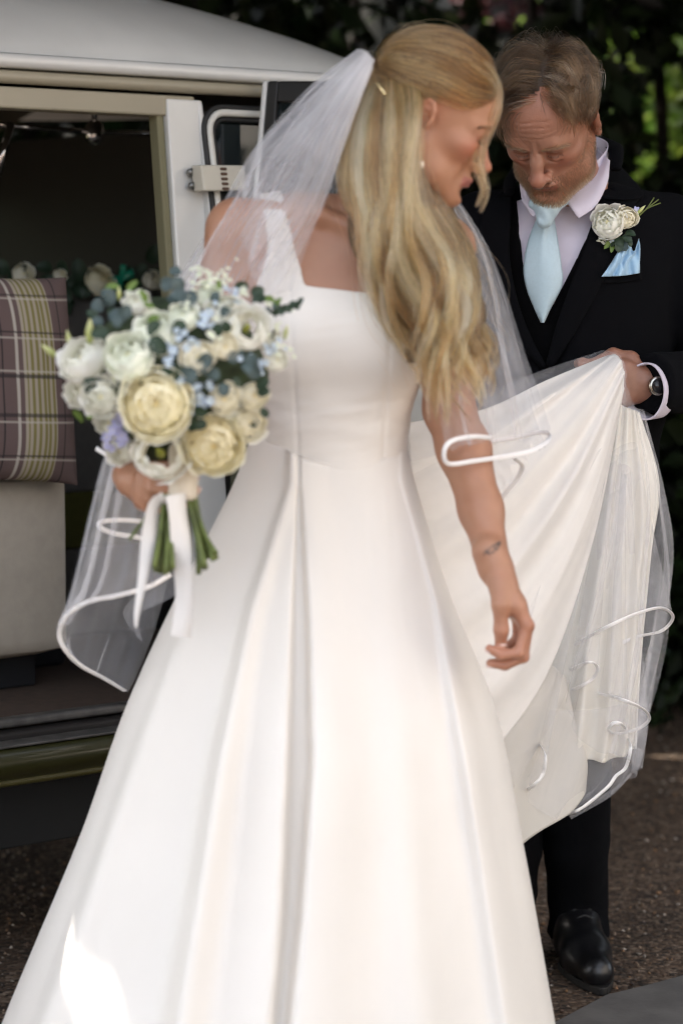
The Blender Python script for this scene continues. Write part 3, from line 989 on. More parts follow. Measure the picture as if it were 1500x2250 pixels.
# pillar and the panel with the small window
zt = 1.648
van_sheet('pillar', [(-.420, .505), (-.345, .505), (-.345, zt), (-.428, zt)], CREAM, .055)
van_sheet('pillar_seal', [(-.437, .50), (-.4205, .50), (-.4285, zt), (-.445, zt)], mat('khaki_seal', (.16, .15, .085), rough=.7), .03, .012)
wl, wr, wb, wt = PV(466, 300, -.02)[0], .02, 1.40, 1.622
van_sheet('side_panel', [(-.3445, .98), (.30, .98), (.30, wb - .022), (-.3445, wb - .022)], CREAM, .03)
van_sheet('side_panel', [(-.3445, wb - .022), (wl - .022, wb - .022), (wl - .022, wt + .022), (-.3445, wt + .022)], CREAM, .03)
van_sheet('side_panel', [(wr + .022, wb - .022), (.16, wb - .022), (.13, wt + .022), (wr + .022, wt + .022)], CREAM, .03)
van_sheet('lower_panel', [(-.3445, .465), (.34, .465), (.34, .978), (-.3445, .978)], OLIVE, .03)


def rrect(l, r_, b, t, rad, n=6):
    pts = []
    for cx, cz, a0 in ((r_ - rad, t - rad, 0), (l + rad, t - rad, 90), (l + rad, b + rad, 180), (r_ - rad, b + rad, 270)):
        for k in range(n + 1):
            a = math.radians(a0 + 90 * k / n)
            pts.append((cx + rad * math.cos(a), cz + rad * math.sin(a)))
    return pts


def ring_tube(name, pts, rad, m, w0, parent):
    C = np.array([VW(u, float(side_w(z)) + w0, z) for u, z in pts + pts[:1]])
    V, F = tube_vf(C, rad, 8, up=VN)
    return mesh_obj(name, V, F, m, parent)


win = van_sheet('window', rrect(wl, wr, wb, wt, .035), GLASS, .006, .012)
ring_tube('window_frame', rrect(wl - .004, wr + .004, wb - .004, wt + .004, .04), .0075, mat('window_frame_cream', (.62, .61, .56), rough=.35), -.002, win)
ring_tube('window_seal', rrect(wl - .015, wr + .015, wb - .015, wt + .015, .05), .006, RUBBER, .0, win)
ring_tube('window_seal', rrect(wl + .009, wr - .009, wb + .009, wt - .009, .03), .005, RUBBER, .004, win)
# hinge bracket with its leaf and screws
u0, z0 = PV(452, 420, -.075); u1, z1 = PV(548, 365, -.075)
hb = van_sheet('hinge', [(u0, z0), (u1, z0 + .004), (u1, z1 + .002), (u0, z1)], mat('hinge_cream', (.55, .52, .44), rough=.4), .035, -.034)
for k in range(5):
    zz = z0 + (z1 - z0) * (.12 + .19 * k); uu = u0 + (u1 - u0) * .47
    van_sheet('hinge_knuckle', [(uu - .006, zz - .003), (uu + .009, zz - .003), (uu + .009, zz + .0025), (uu - .006, zz + .0025)], mat('rusty_steel', (.10, .06, .04), rough=.7), .006, -.039, hb)
for py in (378, 408):
    uu, zz = PV(428, py, -.042)
    C = np.array([VW(uu, float(side_w(zz)) - .004, zz), VW(uu, float(side_w(zz)) + .004, zz)])
    V, F = tube_vf(C, .0075, 10)
    mesh_obj('screw', V, F, mat('dull_steel', (.20, .20, .19), rough=.4, metal=.8), VAN)

# open door standing out from the side, dark inside with its own window
a0, a1 = P(588, 178, 4.74), P(820, 178, 4.60)
b0, b1 = P(548, 640, 4.66), P(800, 640, 4.52)
G0 = lambda s, t: (a0 * (1 - s) + a1 * s) * (1 - t) + (b0 * (1 - s) + b1 * s) * t
nd = np.array([-.45, -.88, 0]); nd /= np.linalg.norm(nd)


def door_piece(name, s0, s1, t0, t1, m, th_, off, parent=VAN, bevel=.004):
    c = [G0(s0, t0), G0(s1, t0), G0(s1, t1), G0(s0, t1)]
    v = [p + nd * off for p in c] + [p + nd * (off - th_) for p in c]
    b = MB(); b.add(v, [(3, 2, 1, 0), (4, 5, 6, 7), (0, 1, 5, 4), (1, 2, 6, 5), (2, 3, 7, 6), (3, 0, 4, 7)])
    return b.build(name, m, parent, False, bevel)


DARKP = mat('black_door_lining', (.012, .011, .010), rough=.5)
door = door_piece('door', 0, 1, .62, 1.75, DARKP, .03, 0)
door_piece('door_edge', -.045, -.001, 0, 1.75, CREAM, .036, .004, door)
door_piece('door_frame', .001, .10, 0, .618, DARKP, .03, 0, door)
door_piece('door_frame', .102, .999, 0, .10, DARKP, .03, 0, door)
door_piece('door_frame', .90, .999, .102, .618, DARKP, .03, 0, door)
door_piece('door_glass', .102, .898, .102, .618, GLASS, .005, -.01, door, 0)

# sill, step and lower body
def beam(name, u_, w_, z_, m, parent=VAN, bevel=.006):
    c = [VW(u, w, z) for z in z_ for u, w in ((u_[0], w_[0]), (u_[1], w_[0]), (u_[1], w_[1]), (u_[0], w_[1]))]
    b = MB(); b.add(c, [(0, 3, 2, 1), (4, 5, 6, 7), (0, 1, 5, 4), (1, 2, 6, 5), (2, 3, 7, 6), (3, 0, 4, 7)])
    return b.build(name, m, parent, False, bevel)


beam('floor', (-3.4, .1), (-.02, 1.6), (.43, .500), mat('brown_carpet', (.075, .046, .03), rough=.95, noise=.3, nscale=50, bump=.5, bscale=400), VAN)
beam('sill_strip', (-3.4, -.35), (-.055, -.022), (.486, .503), mat('worn_aluminium', (.16, .15, .14), rough=.5, metal=.5, noise=.4, nscale=30), VAN)
beam('sill_rail', (-3.4, -.35), (-.075, -.03), (.452, .482), mat('gap_black', (.018, .014, .012), rough=.6), VAN)  # near-black strip drawn for the dark gap under the sill strip
beam('step_lip', (-3.4, -.35), (-.125, -.077), (.464, .470), mat('worn_aluminium', (.26, .25, .24)), VAN)
CW = [(-.12, .462), (-.135, .450), (-.130, .42), (-.105, .398), (-.06, .395), (-.02, .45)]
G = np.array([[VW(u, w, z) for w, z in CW] for u in np.linspace(-3.5, .30, 30)])
V, F = grid_vf(G)
mesh_obj('lower_body', V, F, OLIVE, VAN)
C = np.array([VW(u, -.105, .398) for u in np.linspace(-3.5, .30, 10)])
V, F = tube_vf(C, .008, 8)
mesh_obj('body_edge', V, F, mat('olive_edge', (.08, .07, .02), rough=.35), VAN)
beam('underfloor', (-3.2, .0), (.02, 1.5), (.24, .392), mat('underbody_black', (.008, .008, .008), rough=.8), VAN)
# wheel far under the end, mostly hidden by the dress
wc = VW(-.05, .05, .30)
C = np.array([wc - VN * .09, wc + VN * .09])
V, F = tube_vf(np.array([wc - VN * .09, wc - VN * .085, wc - VN * .06, wc + VN * .06, wc + VN * .085, wc + VN * .09]), [.24, .275, .295, .295, .275, .24], 32)
wheel = mesh_obj('wheel', V, F, RUBBER, VAN)
V, F = tube_vf(np.array([wc - VN * .10, wc - VN * .094, wc - VN * .088]), [.08, .15, .17], 24)
mesh_obj('hub_cap', V, F, CHROME, wheel)

# inside: ceiling lining, far wall with windows, end wall
def quad(name, pts, m, parent=VAN, thick=.01, nrm=None):
    p = [np.asarray(x, float) for x in pts]
    n_ = np.cross(p[1] - p[0], p[3] - p[0]); n_ /= np.linalg.norm(n_)
    v = p + [x - n_ * thick for x in p]
    b = MB(); b.add(v, [(0, 1, 2, 3), (7, 6, 5, 4), (1, 0, 4, 5), (2, 1, 5, 6), (3, 2, 6, 7), (0, 3, 7, 4)])
    return b.build(name, m, parent, False, .003)


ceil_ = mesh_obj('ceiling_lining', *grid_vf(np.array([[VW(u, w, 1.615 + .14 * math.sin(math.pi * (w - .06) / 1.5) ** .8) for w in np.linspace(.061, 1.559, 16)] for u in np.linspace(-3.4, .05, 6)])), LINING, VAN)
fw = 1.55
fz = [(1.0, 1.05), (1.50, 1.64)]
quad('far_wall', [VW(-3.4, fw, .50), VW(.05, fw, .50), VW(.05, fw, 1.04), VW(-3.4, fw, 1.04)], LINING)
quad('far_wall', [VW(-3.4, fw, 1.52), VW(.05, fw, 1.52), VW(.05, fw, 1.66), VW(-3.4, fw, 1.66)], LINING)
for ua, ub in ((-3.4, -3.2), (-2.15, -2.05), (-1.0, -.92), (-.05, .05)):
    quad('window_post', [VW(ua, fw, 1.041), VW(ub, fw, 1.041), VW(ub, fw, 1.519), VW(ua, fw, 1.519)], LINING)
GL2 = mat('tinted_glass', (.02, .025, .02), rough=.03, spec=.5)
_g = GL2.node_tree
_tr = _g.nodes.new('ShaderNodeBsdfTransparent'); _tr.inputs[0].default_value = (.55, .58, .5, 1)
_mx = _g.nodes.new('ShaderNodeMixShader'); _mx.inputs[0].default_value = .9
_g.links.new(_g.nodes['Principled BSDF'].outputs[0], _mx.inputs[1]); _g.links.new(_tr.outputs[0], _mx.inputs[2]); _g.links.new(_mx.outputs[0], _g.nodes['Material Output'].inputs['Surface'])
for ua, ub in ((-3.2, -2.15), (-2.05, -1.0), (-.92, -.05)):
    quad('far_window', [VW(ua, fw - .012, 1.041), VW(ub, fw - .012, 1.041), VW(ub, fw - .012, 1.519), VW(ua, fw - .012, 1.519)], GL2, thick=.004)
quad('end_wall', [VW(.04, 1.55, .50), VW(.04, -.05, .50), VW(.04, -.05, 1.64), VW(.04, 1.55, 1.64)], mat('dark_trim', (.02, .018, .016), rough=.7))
# curtain rail, lamp, struts
ra, rb = PV(-60, 268, .55), PV(150, 287, .55); rc = PV(400, 297, .55)
C = np.array([VW(ra[0], .55, ra[1]), VW(rb[0], .55, rb[1]), VW(rc[0] + .2, .55, rc[1])])
V, F = tube_vf(C, .006, 8); mesh_obj('chrome_rail', V, F, CHROME, VAN)
la, lb = PV(25, 270, .5), PV(-5, 385, .5)
V, F = tube_vf(np.array([VW(la[0], .5, la[1]), VW(lb[0], .5, lb[1])]), .009, 8); mesh_obj('chrome_strut', V, F, CHROME, VAN)
lc = PV(203, 296, .55); cl = VW(lc[0], .54, lc[1])
V, F = tube_vf(np.array([cl + np.array([0, 0, .03]), cl + np.array([0, 0, .02]), cl, cl - np.array([0, 0, .012]), cl - np.array([0, 0, .022])]), [.010, .018, .022, .020, .008], 16)
lamp = mesh_obj('ceiling_lamp', V, F, CHROME, VAN)
V, F = tube_vf(np.array([cl + np.array([0, 0, .20]), cl + np.array([0, 0, .03])]), .006, 8); mesh_obj('lamp_stem', V, F, CHROME, lamp)

# seat bench and banded seat back
def cushion(name, u_, w_, z_, m, rad=.03, puff=.012, parent=VAN):
    """Soft upholstered block."""
    n = 22
    s = np.linspace(-1, 1, n)
    V, F = [], []
    hx, hy, hz = (u_[1] - u_[0]) / 2, (w_[1] - w_[0]) / 2, (z_[1] - z_[0]) / 2
    cx, cy, cz = (u_[0] + u_[1]) / 2, (w_[0] + w_[1]) / 2, (z_[0] + z_[1]) / 2
    mb = MB()
    for axis in range(3):
        for sg in (-1, 1):
            a, b = np.meshgrid(s, s, indexing='ij')
            p = np.zeros((n, n, 3)); o1, o2 = [i for i in range(3) if i != axis]
            p[..., axis] = sg; p[..., o1] = a; p[..., o2] = b
            h = np.array([hx, hy, hz])
            q = p * h
            inner = np.clip(q, -(h - rad), h - rad)
            dv = q - inner; ln = np.linalg.norm(dv, axis=-1, keepdims=True)
            q = inner + dv / np.maximum(ln, 1e-9) * np.minimum(ln, rad)
            bul = puff * (1 - p[..., o1] ** 4) * (1 - p[..., o2] ** 4)
            q[..., axis] += sg * bul + .002 * noise3(p * 3, 5)
            G = VO + VU * (q[..., 0:1] + cx) + VN * (q[..., 1:2] + cy) + np.array([0, 0, 1.0]) * (q[..., 2:3] + cz)
            v, f = grid_vf(G)
            if (sg > 0) == (axis == 1): f = f[:, ::-1]
            mb.add(v, f)
    return mb.build(name, m, parent)


(ua, za), (ub, zb) = PV(152, 1045, .16), PV(152, 1432, .16)
cushion('seat_cushion', (ua - 1.3, ua), (.16, .70), (zb, za), SEATC, .022, .014)
seat_base = beam('seat_base', (ua - 1.3, ua - .03), (.24, .70), (.501, zb - .004), mat('dark_curtain', (.008, .008, .010), rough=.9), VAN)
wpan = .74
pu = PV(470, 1100, wpan)[0]
zz = [PV(230, y, wpan)[1] for y in (640, 1078, 1200, 1460)]
beam('seat_back', (-2.2, pu), (wpan, wpan + .09), (zz[1] + .0005, zz[0]), GREYC)
beam('seat_back_band', (-2.2, pu), (wpan - .004, wpan + .085), (zz[2], zz[1]), OLIVEC)
beam('seat_back_lower', (-2.2, pu), (wpan, wpan + .09), (.501, zz[2] - .0005), GREYC)
beam('dark_box', (-.62, -.40), (.42, .70), (.501, .56), mat('dark_curtain', (.008, .008, .010)), VAN, .01)

# tartan cushion leaning on the bench
def plaid_cushion(name, px, py, w, wid, hei, tilt, label):
    n = 110
    s = np.linspace(-1, 1, n)
    a, b = np.meshgrid(s, s, indexing='ij')
    cu, cz = PV(px, py, w)
    prof = np.clip((1 - np.abs(a) ** 3.2) * (1 - np.abs(b) ** 3.2), 0, 1) ** .55
    th_ = .065 * prof
    pin = 1 - .10 * (1 - np.abs(b) ** 2) * np.abs(a) ** 6 * 0
    x = a * wid / 2 * (1 - .05 * (1 - b * b) * np.abs(a) ** 3); z = b * hei / 2 * (1 - .05 * (1 - a * a) * np.abs(b) ** 3)
    tr = math.radians(tilt); xr = x * math.cos(tr) - z * math.sin(tr); zr = x * math.sin(tr) + z * math.cos(tr)
    lean = .16
    wr_ = .004 * noise3(np.stack([a * 2, b * 2, 0 * a], -1), 4)
    mb = MB(); cols = []
    U = (a + 1) / 2; Vv = (b + 1) / 2
    def stripes(t, bands):
        col = np.tile(np.array([.125, .085, .080]), t.shape + (1,)); wgt = np.zeros(t.shape)
        for c, hw, cc, al in bands:
            k = (np.abs(t - c) < hw)[..., None] * al
            col = col * (1 - k) + np.asarray(cc) * k
        return col
    cream, ol, dk, pale = (.42, .37, .29), (.17, .15, .028), (.018, .016, .018), (.50, .46, .40)
    ver = [(.70, .105, cream, .8)] + [(.615 + .034 * k, .008, ol, .85) for k in range(6)] + [(.555, .005, pale, .8), (.86, .006, dk, .9), (.885, .003, dk, .9), (.30, .09, cream, .75)] + [(.23 + .034 * k, .008, ol, .8) for k in range(5)] + [(.12, .006, dk, .9), (.47, .005, dk, .9), (.49, .003, pale, .7)]
    hor = [(.12, .004, pale, .6), (.14, .006, dk, .75), (.30, .004, pale, .6), (.335, .006, dk, .7), (.52, .007, dk, .75), (.54, .004, pale, .6), (.70, .005, pale, .6), (.725, .006, dk, .75), (.89, .004, pale, .6), (.91, .006, dk, .7)]
    c1 = stripes(U, ver); c2 = c1.copy()
    for c, hw, cc, al in hor:
        k = (np.abs(Vv - c) < hw)[..., None] * al
        c2 = c2 * (1 - k) + np.asarray(cc) * k
    for sg in (-1, 1):
        ww = w + sg * th_ + wr_ + lean * (zr + hei / 2)
        G = VO + VU * (cu + xr)[..., None] + VN * ww[..., None] + np.array([0, 0, 1.0]) * (cz + zr)[..., None]
        v, f = grid_vf(G)
        if sg < 0: f = f[:, ::-1]
        mb.add(v, f); cols.append(c2.reshape(-1, 3))
    o = mb.build(name, mat('tartan_wool', (.2, .15, .15), rough=.95, attr='tint', bump=.4, bscale=600), None, True, colors=np.concatenate(cols))
    return tag(o, label, 'cushion')


plaid_cushion('tartan_cushion', 0, 833, .105, .36, .40, -3, 'purple and olive tartan cushion propped on the cream van seat')
# ------------------------------------------------------------------ the man in the dark suit
def mesh_normals(V, F):
    n = np.cross(V[F[:, 2]] - V[F[:, 0]], V[F[:, 3]] - V[F[:, 1]])
    N = np.zeros_like(V)
    for j in range(4): np.add.at(N, F[:, j], n)
    return N / (np.linalg.norm(N, axis=1)[:, None] + 1e-12)


MAN_R = rot(z=180 - 24) @ rot(x=-42) @ rot(y=-2)
MAN_S = .985
MAN_T = P(1180, 330, 4.215) - MAN_R @ np.array([0, .083, 0])
MAN = empty('person', (P(1215, 2180, 4.40)[0], 4.40, 0))
tag(MAN, 'bearded man in black suit and pale blue tie holding up the dress train', 'person')

SKIN_M = mat('man_skin', (0.42, 0.19, 0.125), rough=0.42, attr='tint', noise=0.08, nscale=90, bump=0.22, bscale=420, sss=0.12, sscale=0.006)
mj = {}
mj['neck'] = P(1262, 452, 4.43)
mj['shL'], mj['elL'], mj['wrL'] = P(1468, 512, 4.46), P(1592, 838, 4.42), P(1441, 842, 4.235)
mj['shR'], mj['elR'], mj['wrR'] = P(1062, 505, 4.44), P(1020, 850, 4.48), P(1110, 1000, 4.27)
mj['chest'], mj['waist'], mj['hip'] = P(1262, 640, 4.44), P(1250, 900, 4.45), P(1235, 1080, 4.46)
mj['hpL'], mj['knL'], mj['anL'] = P(1300, 1150, 4.46), P(1262, 1640, 4.42), P(1268, 2050, 4.56)
mj['hpR'], mj['knR'], mj['anR'] = P(1165, 1150, 4.46), P(1125, 1640, 4.43), P(1110, 2060, 4.52)


def suit_body(S, g, limbs=True, k=0.03, legs=True):
    """Torso and limbs, everything swollen by g."""
    nk, ch, wa, hp = mj['neck'], mj['chest'], mj['waist'], mj['hip']
    X = np.array([1.0, 0, 0]); Yv = np.array([0, 1.0, 0]); Z = np.array([0, 0, 1.0])
    S.ball(ch + Z * .03, (.175 + g, .110 + g, .155 + g), k=k)
    S.ball(ch - Z * .12, (.160 + g, .108 + g, .150 + g), k=.06)
    S.ball(wa, (.155 + g, .110 + g, .16 + g), k=.06)
    S.ball(hp, (.155 + g, .112 + g, .13 + g), k=.06)
    for s in 'LR':
        S.chain([nk - Z * .055, nk * .5 + mj['sh' + s] * .5 - Z * .030, mj['sh' + s] - Z * .012], [.052 + g, .050 + g, .056 + g], k=.05)
        if limbs:
            S.chain([mj['sh' + s], mj['el' + s], mj['wr' + s]], [.052 + g, .043 + g, .029 + g], k=.02)
        if legs:
            S.chain([mj['hp' + s], mj['kn' + s], mj['an' + s]], [.078 + g, .056 + g, .036 + g], k=.03)
    return S


# body: one continuous skin
S = Sdf()
head_sdf(S, MAN_R, MAN_T, 1.0, True)
S.chain([MAN_T + MAN_R @ np.array([0, -.022, -.055]), mj['neck'] + np.array([0, .0, .02]), mj['neck'] - np.array([0, 0, .06])], [.052, .056, .065], k=.03)
HL_R = basis((0.12, 0.05, 1.0), (-1.0, -.22, .02))
HL_W = P(1438, 842, 4.225)
# one mesh at a fine step for head and hand, the clothed rest a little coarser
man_tips = hand_sdf(S, HL_W, HL_R, [((34, 62, 40), 4), ((44, 66, 40), 1), ((52, 66, 40), -2), ((58, 64, 40), -5)],
                    [(.020, .018, -.008), (.040, .042, -.010), (.047, .072, -.014), (.034, .100, -.020)], 1.02, True)
S.chain([mj['elL'], HL_W - HL_R @ np.array([0, .02, 0])], [.040, .027], k=.015)
V, F = S.mesh(0.0022)
S2 = Sdf(); suit_body(S2, -0.004)
V2, F2 = S2.mesh(0.012)
V = smooth_mesh(V, F, 1)
hq = to_local(V, MAN_R, MAN_T)
tint = face_tint(hq, (0.345, 0.168, 0.110), True)
ishand = V[:, 0] > P(1345, 830, 4.2)[0] - .01
ishand &= V[:, 2] < P(0, 700, 4.2)[2]
hv = to_local(V, HL_R, HL_W)
knuck = np.zeros(len(V))
for c in ((.029, .088, .009), (.0095, .092, .011), (-.0105, .087, .010), (-.029, .077, .008)):
    knuck += gauss(hv, c, (.011, .013, .012))
tint[ishand] = (np.array((0.285, 0.135, 0.088)) * (1 + .10 * noise3(V[ishand], 9, 3, 90)[:, None]))
tint = np.where(ishand[:, None], tint * (1 - .45 * np.clip(knuck, 0, 1)[:, None] * np.array([0.0, .55, .6])), tint)
# under the beard and stubble the skin is darker brown
bw = sstep(-.040, -.060, hq[:, 2] + 0.35 * np.maximum(0, 0.045 - hq[:, 1]) * -1.0) * 0
NV = len(V)
body = mesh_obj('body', np.concatenate([V, V2]), np.concatenate([F, F2 + NV]), SKIN_M, MAN,
                colors=np.concatenate([tint, np.tile((0.40, 0.185, 0.125), (len(V2), 1))]))
NRM = mesh_normals(V, F)

# --- beard, brows, hair
HAIR_M = hair_mat('man_hair', [(0.0, (0.012, 0.007, 0.004)), (0.45, (0.055, 0.029, 0.013)), (0.8, (0.20, 0.112, 0.052)), (1.0, (0.36, 0.29, 0.23))], 0.32)
BEARD_M = hair_mat('man_beard', [(0.0, (0.045, 0.022, 0.010)), (0.5, (0.125, 0.064, 0.030)), (0.8, (0.29, 0.20, 0.13)), (1.0, (0.55, 0.48, 0.41))], 0.45)
r = np.random.default_rng(11)
ax = np.abs(hq[:, 0])
jaw = sstep(-.050, -.064, hq[:, 2] + np.maximum(0, .060 - hq[:, 1]) * -0.9)          # cheek line rises to the ear
mous = gauss(np.stack([ax, hq[:, 2]], 1), (0.012, -.0625), (.020, .0065)) * (hq[:, 1] > .085)
lips = sstep(.0245, .020, ax) * sstep(.0085, .0065, np.abs(hq[:, 2] + .0762)) * (hq[:, 1] > .085)
under = sstep(-.135, -.122, hq[:, 2]) * sstep(-.02, .0, hq[:, 1])
dens = np.clip(jaw * under + mous * 1.2, 0, 1) * (1 - .93 * lips) * (hq[:, 2] > -.15) * (hq[:, 2] < .01) * (np.abs(hq[:, 1]) < .14) * (ax < .09)
dens *= 1 - gauss(np.stack([ax, hq[:, 1], hq[:, 2]], 1), (.078, -.014, -.01), (.012, .022, .035))
dens[ishand] = 0
pick = r.choice(len(V), 17000, p=dens / dens.sum())
root = V[pick] + r.normal(0, .0008, (len(pick), 3))
nn = NRM[pick]
down = MAN_R @ np.array([0, .25, -1.0])
out = np.sign(hq[pick][:, 0])[:, None] * (MAN_R @ np.array([1.0, 0, 0]))
ln = (.0028 + .0034 * sstep(-.06, -.105, hq[pick][:, 2]) + .002 * r.random(len(pick)))[:, None] * (0.45 + .55 * dens[pick])[:, None]
dv = nn * .7 + down * .8 + out * .3 + r.normal(0, .30, nn.shape)
dv /= np.linalg.norm(dv, axis=1)[:, None]
tt = np.linspace(0, 1, 4)[None, :, None]
bc = root[:, None] - nn[:, None] * .0008 + dv[:, None] * ln[:, None] * tt + (down * .25)[None, None] * ln[:, None] * tt ** 2
white = -.17 + sstep(-.078, -.112, hq[pick][:, 2]) * .38 + .18 * sstep(.03, .06, np.abs(hq[pick][:, 0])) + .42 * sstep(.6, 1.0, r.random(len(pick))) + .22
white -= .12 * gauss(np.stack([np.abs(hq[pick][:, 0]), hq[pick][:, 2]], 1), (0.014, -.063), (.022, .008))
strands('beard', bc, .00017, .00005, BEARD_M, MAN, np.clip(white + r.normal(0, .1, len(pick)), 0, 1))

bl = []; bt = []
for sx in (-1, 1):
    n = 330
    u = r.random(n)
    c = catmull([(sx * .012, .0955, .0135), (sx * .026, .0925, .0190), (sx * .042, .0815, .0190), (sx * .056, .0650, .0120)], 60)
    p = c[(u * 59).astype(int)] + r.normal(0, 1, (n, 3)) * np.array([.001, .0006, .0021])
    p[:, 2] -= .0025
    p = snap(p, hq)
    d = np.stack([np.full(n, sx * 1.0), -.10 - .5 * u, .45 - 1.0 * u], 1) + r.normal(0, .25, (n, 3))
    d /= np.linalg.norm(d, axis=1)[:, None]
    q = p[:, None] + d[:, None] * (.009 * np.linspace(0, 1, 5))[None, :, None] + np.array([0, .0025, 0])[None, None] * np.sin(np.linspace(0, 3.1, 5))[None, :, None]
    bl.append(q @ MAN_R.T + MAN_T); bt.append(r.uniform(.45, .95, n))
    # lashes along the lowered lid
    u = r.random(70)
    c = catmull([(sx * .0190, .0855, -.0080), (sx * .031, .0870, -.0105), (sx * .0435, .0775, -.0068)], 50)
    p = snap(c[(u * 49).astype(int)], hq, -.0002)
    d = np.stack([sx * (u - .4), np.full(70, .8), np.full(70, -.75)], 1) + r.normal(0, .15, (70, 3))
    d /= np.linalg.norm(d, axis=1)[:, None]
    q = p[:, None] + d[:, None] * (.0055 * np.linspace(0, 1, 5))[None, :, None]
    bl.append(q @ MAN_R.T + MAN_T); bt.append(r.uniform(0, .2, 70))
strands('eyebrow_and_lashes', np.concatenate(bl), .00013, .00004, HAIR_M, MAN, np.concatenate(bt))

C0, RR = np.array([0, -.010, .038]), np.array([.0775, .1005, .0875])


def scalp_field(q):
    """distance to the smooth skull used to lay hair on (local space)."""
    d1 = Sdf.dist(('e', 'u', 0, C0, np.eye(3), RR), q)
    d2 = Sdf.dist(('e', 'u', 0, np.array([0, .028, .032]), np.eye(3), np.array([.0675, .0675, .0615])), q)
    h = np.maximum(.03 - np.abs(d1 - d2), 0) / .03
    return np.minimum(d1, d2) - h * h * .03 * .25


def scalp_grad(q):
    e = .0015
    g = np.stack([scalp_field(q + np.eye(3)[i] * e) - scalp_field(q - np.eye(3)[i] * e) for i in range(3)], 1)
    return g / (np.linalg.norm(g, axis=1)[:, None] + 1e-9)


def lay(root, dirf, length, off, M=14):
    """Walk strands over the skull: dirf(p, t) gives wanted direction, off(t) height over the scalp (per strand)."""
    p = root.copy(); pts = [p.copy()]
    st = length / (M - 1)
    for i in range(1, M):
        t = i / (M - 1)
        g = scalp_grad(p)
        d = dirf(p, t)
        d = d - g * (d * g).sum(1)[:, None] * .95
        d /= np.linalg.norm(d, axis=1)[:, None] + 1e-9
        p = p + d * st[:, None]
        e = off(t) - scalp_field(p)
        p = p + scalp_grad(p) * (e * .8)[:, None]
        pts.append(p.copy())
    return np.stack(pts, 1)


PARTX = -.016


def hairline(q):
    front = np.interp(q[:, 0], [-.075, -.060, -.042, -.024, -.010, .015, .040, .060, .075], [.040, .058, .080, .100, .096, .090, .082, .068, .046])
    rec = 0.0
    side = np.where(q[:, 1] > .045, front + rec, np.where(q[:, 1] > .012, .012 + (q[:, 1] - .012) * 1.0, -.02 - .6 * (q[:, 1] < -.03) * .06))
    return side


n = 60000
d = r.normal(size=(n, 3)); d /= np.linalg.norm(d, axis=1)[:, None]
q = C0 + d * RR
for _ in range(3):
    q = q - scalp_grad(q) * scalp_field(q)[:, None]
q = q[(q[:, 2] > hairline(q) - .004 * r.random(n)) & ~((np.abs(q[:, 0]) > .06) & (q[:, 1] > -.03) & (q[:, 1] < .005) & (q[:, 2] < .015))]
q = q[:15000]
lock = np.round((q + .006 * r.normal(size=(1, 3))) / .011).astype(int)
lk = (lock[:, 0] * 73856093 ^ lock[:, 1] * 19349663 ^ lock[:, 2] * 83492791) % 977
lr = np.random.default_rng(5).normal(size=(977, 4))
right = q[:, 0] < PARTX
top = sstep(.05, .10, q[:, 2])
L = np.where(right, .030 + .024 * top, .040 + .046 * top) * (1 + .12 * lr[lk, 0]) * (0.85 + .3 * r.random(len(q)))
L *= np.where(q[:, 2] < .04, .38, 1.0)
offm = np.where(right, .013, .019) * (0.55 + .9 * r.random(len(q))) * (0.35 + .65 * sstep(.0, .07, q[:, 2]))
offm = offm * np.clip(1 + .35 * lr[lk, 2], .4, 1.9)
jit = r.normal(0, .10, q.shape) + lr[lk][:, 1:4] * .30


def dirf(p, t):
    dl = np.stack([np.full(len(p), 1.0), .16 + .30 * t + 0 * p[:, 0], .05 - .35 * t + 0 * p[:, 0]], 1)      # over the brow to his right
    dr = np.stack([np.full(len(p), -.75), .30 + 0 * p[:, 0], -.55 + 0 * p[:, 0]], 1)
    back = sstep(-.02, -.07, p[:, 1])[:, None]
    dl = dl * (1 - back) + np.array([.35, -.5, -.8]) * back
    dr = dr * (1 - back) + np.array([-.35, -.4, -.8]) * back
    side = sstep(.045, .015, p[:, 2])[:, None]
    dd = np.where(right[:, None], dr, dl)
    dd = dd * (1 - side) + np.array([0, -.35, -1.0]) * side
    return dd + jit


wob = r.uniform(0, 6.28, len(q))
hc = lay(q, dirf, L, lambda t: .0015 + offm * min(1, t * 3.2) * (1 - .35 * t))
htone = .26 + .24 * lr[lk, 0] + .12 * r.normal(size=len(q)) + .22 * right * sstep(.02, .08, q[:, 2]) + .45 * sstep(.02, -.01, q[:, 2]) * (q[:, 1] > -.02)
# stray tuft at the crown
m = 130
u0 = np.array([-.014, -.030, .122])
tu = u0 + r.normal(0, .006, (m, 3)) * np.array([1, 1, .2])
td = np.stack([-.35 + .45 * r.normal(size=m), -.1 + .3 * r.normal(size=m), np.full(m, .8)], 1)
td /= np.linalg.norm(td, axis=1)[:, None]
s = np.linspace(0, 1, 14)
tc_ = tu[:, None] + td[:, None] * (s * 1.0)[None, :, None] * (.022 + .03 * r.random(m))[:, None, None] + np.array([-.6, .2, -.9])[None, None] * (.022 * s ** 2)[None, :, None]
# loose fringe over the forehead
m2 = 60
fr = np.stack([r.uniform(.01, .060, m2), np.full(m2, .080), np.full(m2, .080)], 1)
for _ in range(3): fr = fr - scalp_grad(fr) * scalp_field(fr)[:, None]
fj = r.normal(0, .22, (m2, 3))
fc = lay(fr, lambda p, t: np.stack([np.full(m2, .55 - .9 * t), .5 + 0 * p[:, 0], -.9 + 0 * p[:, 0]], 1) + fj, .035 + .04 * r.random(m2), lambda t: .006 + .006 * np.sin(3 * t) + 0 * fr[:, 0])
allh = np.concatenate([hc, tc_, fc]) @ MAN_R.T + MAN_T
hair = strands('hair', allh, .00021, .00007, HAIR_M, MAN, np.clip(np.concatenate([htone, np.full(m, .1), np.full(m2, .18)]), 0, 1))
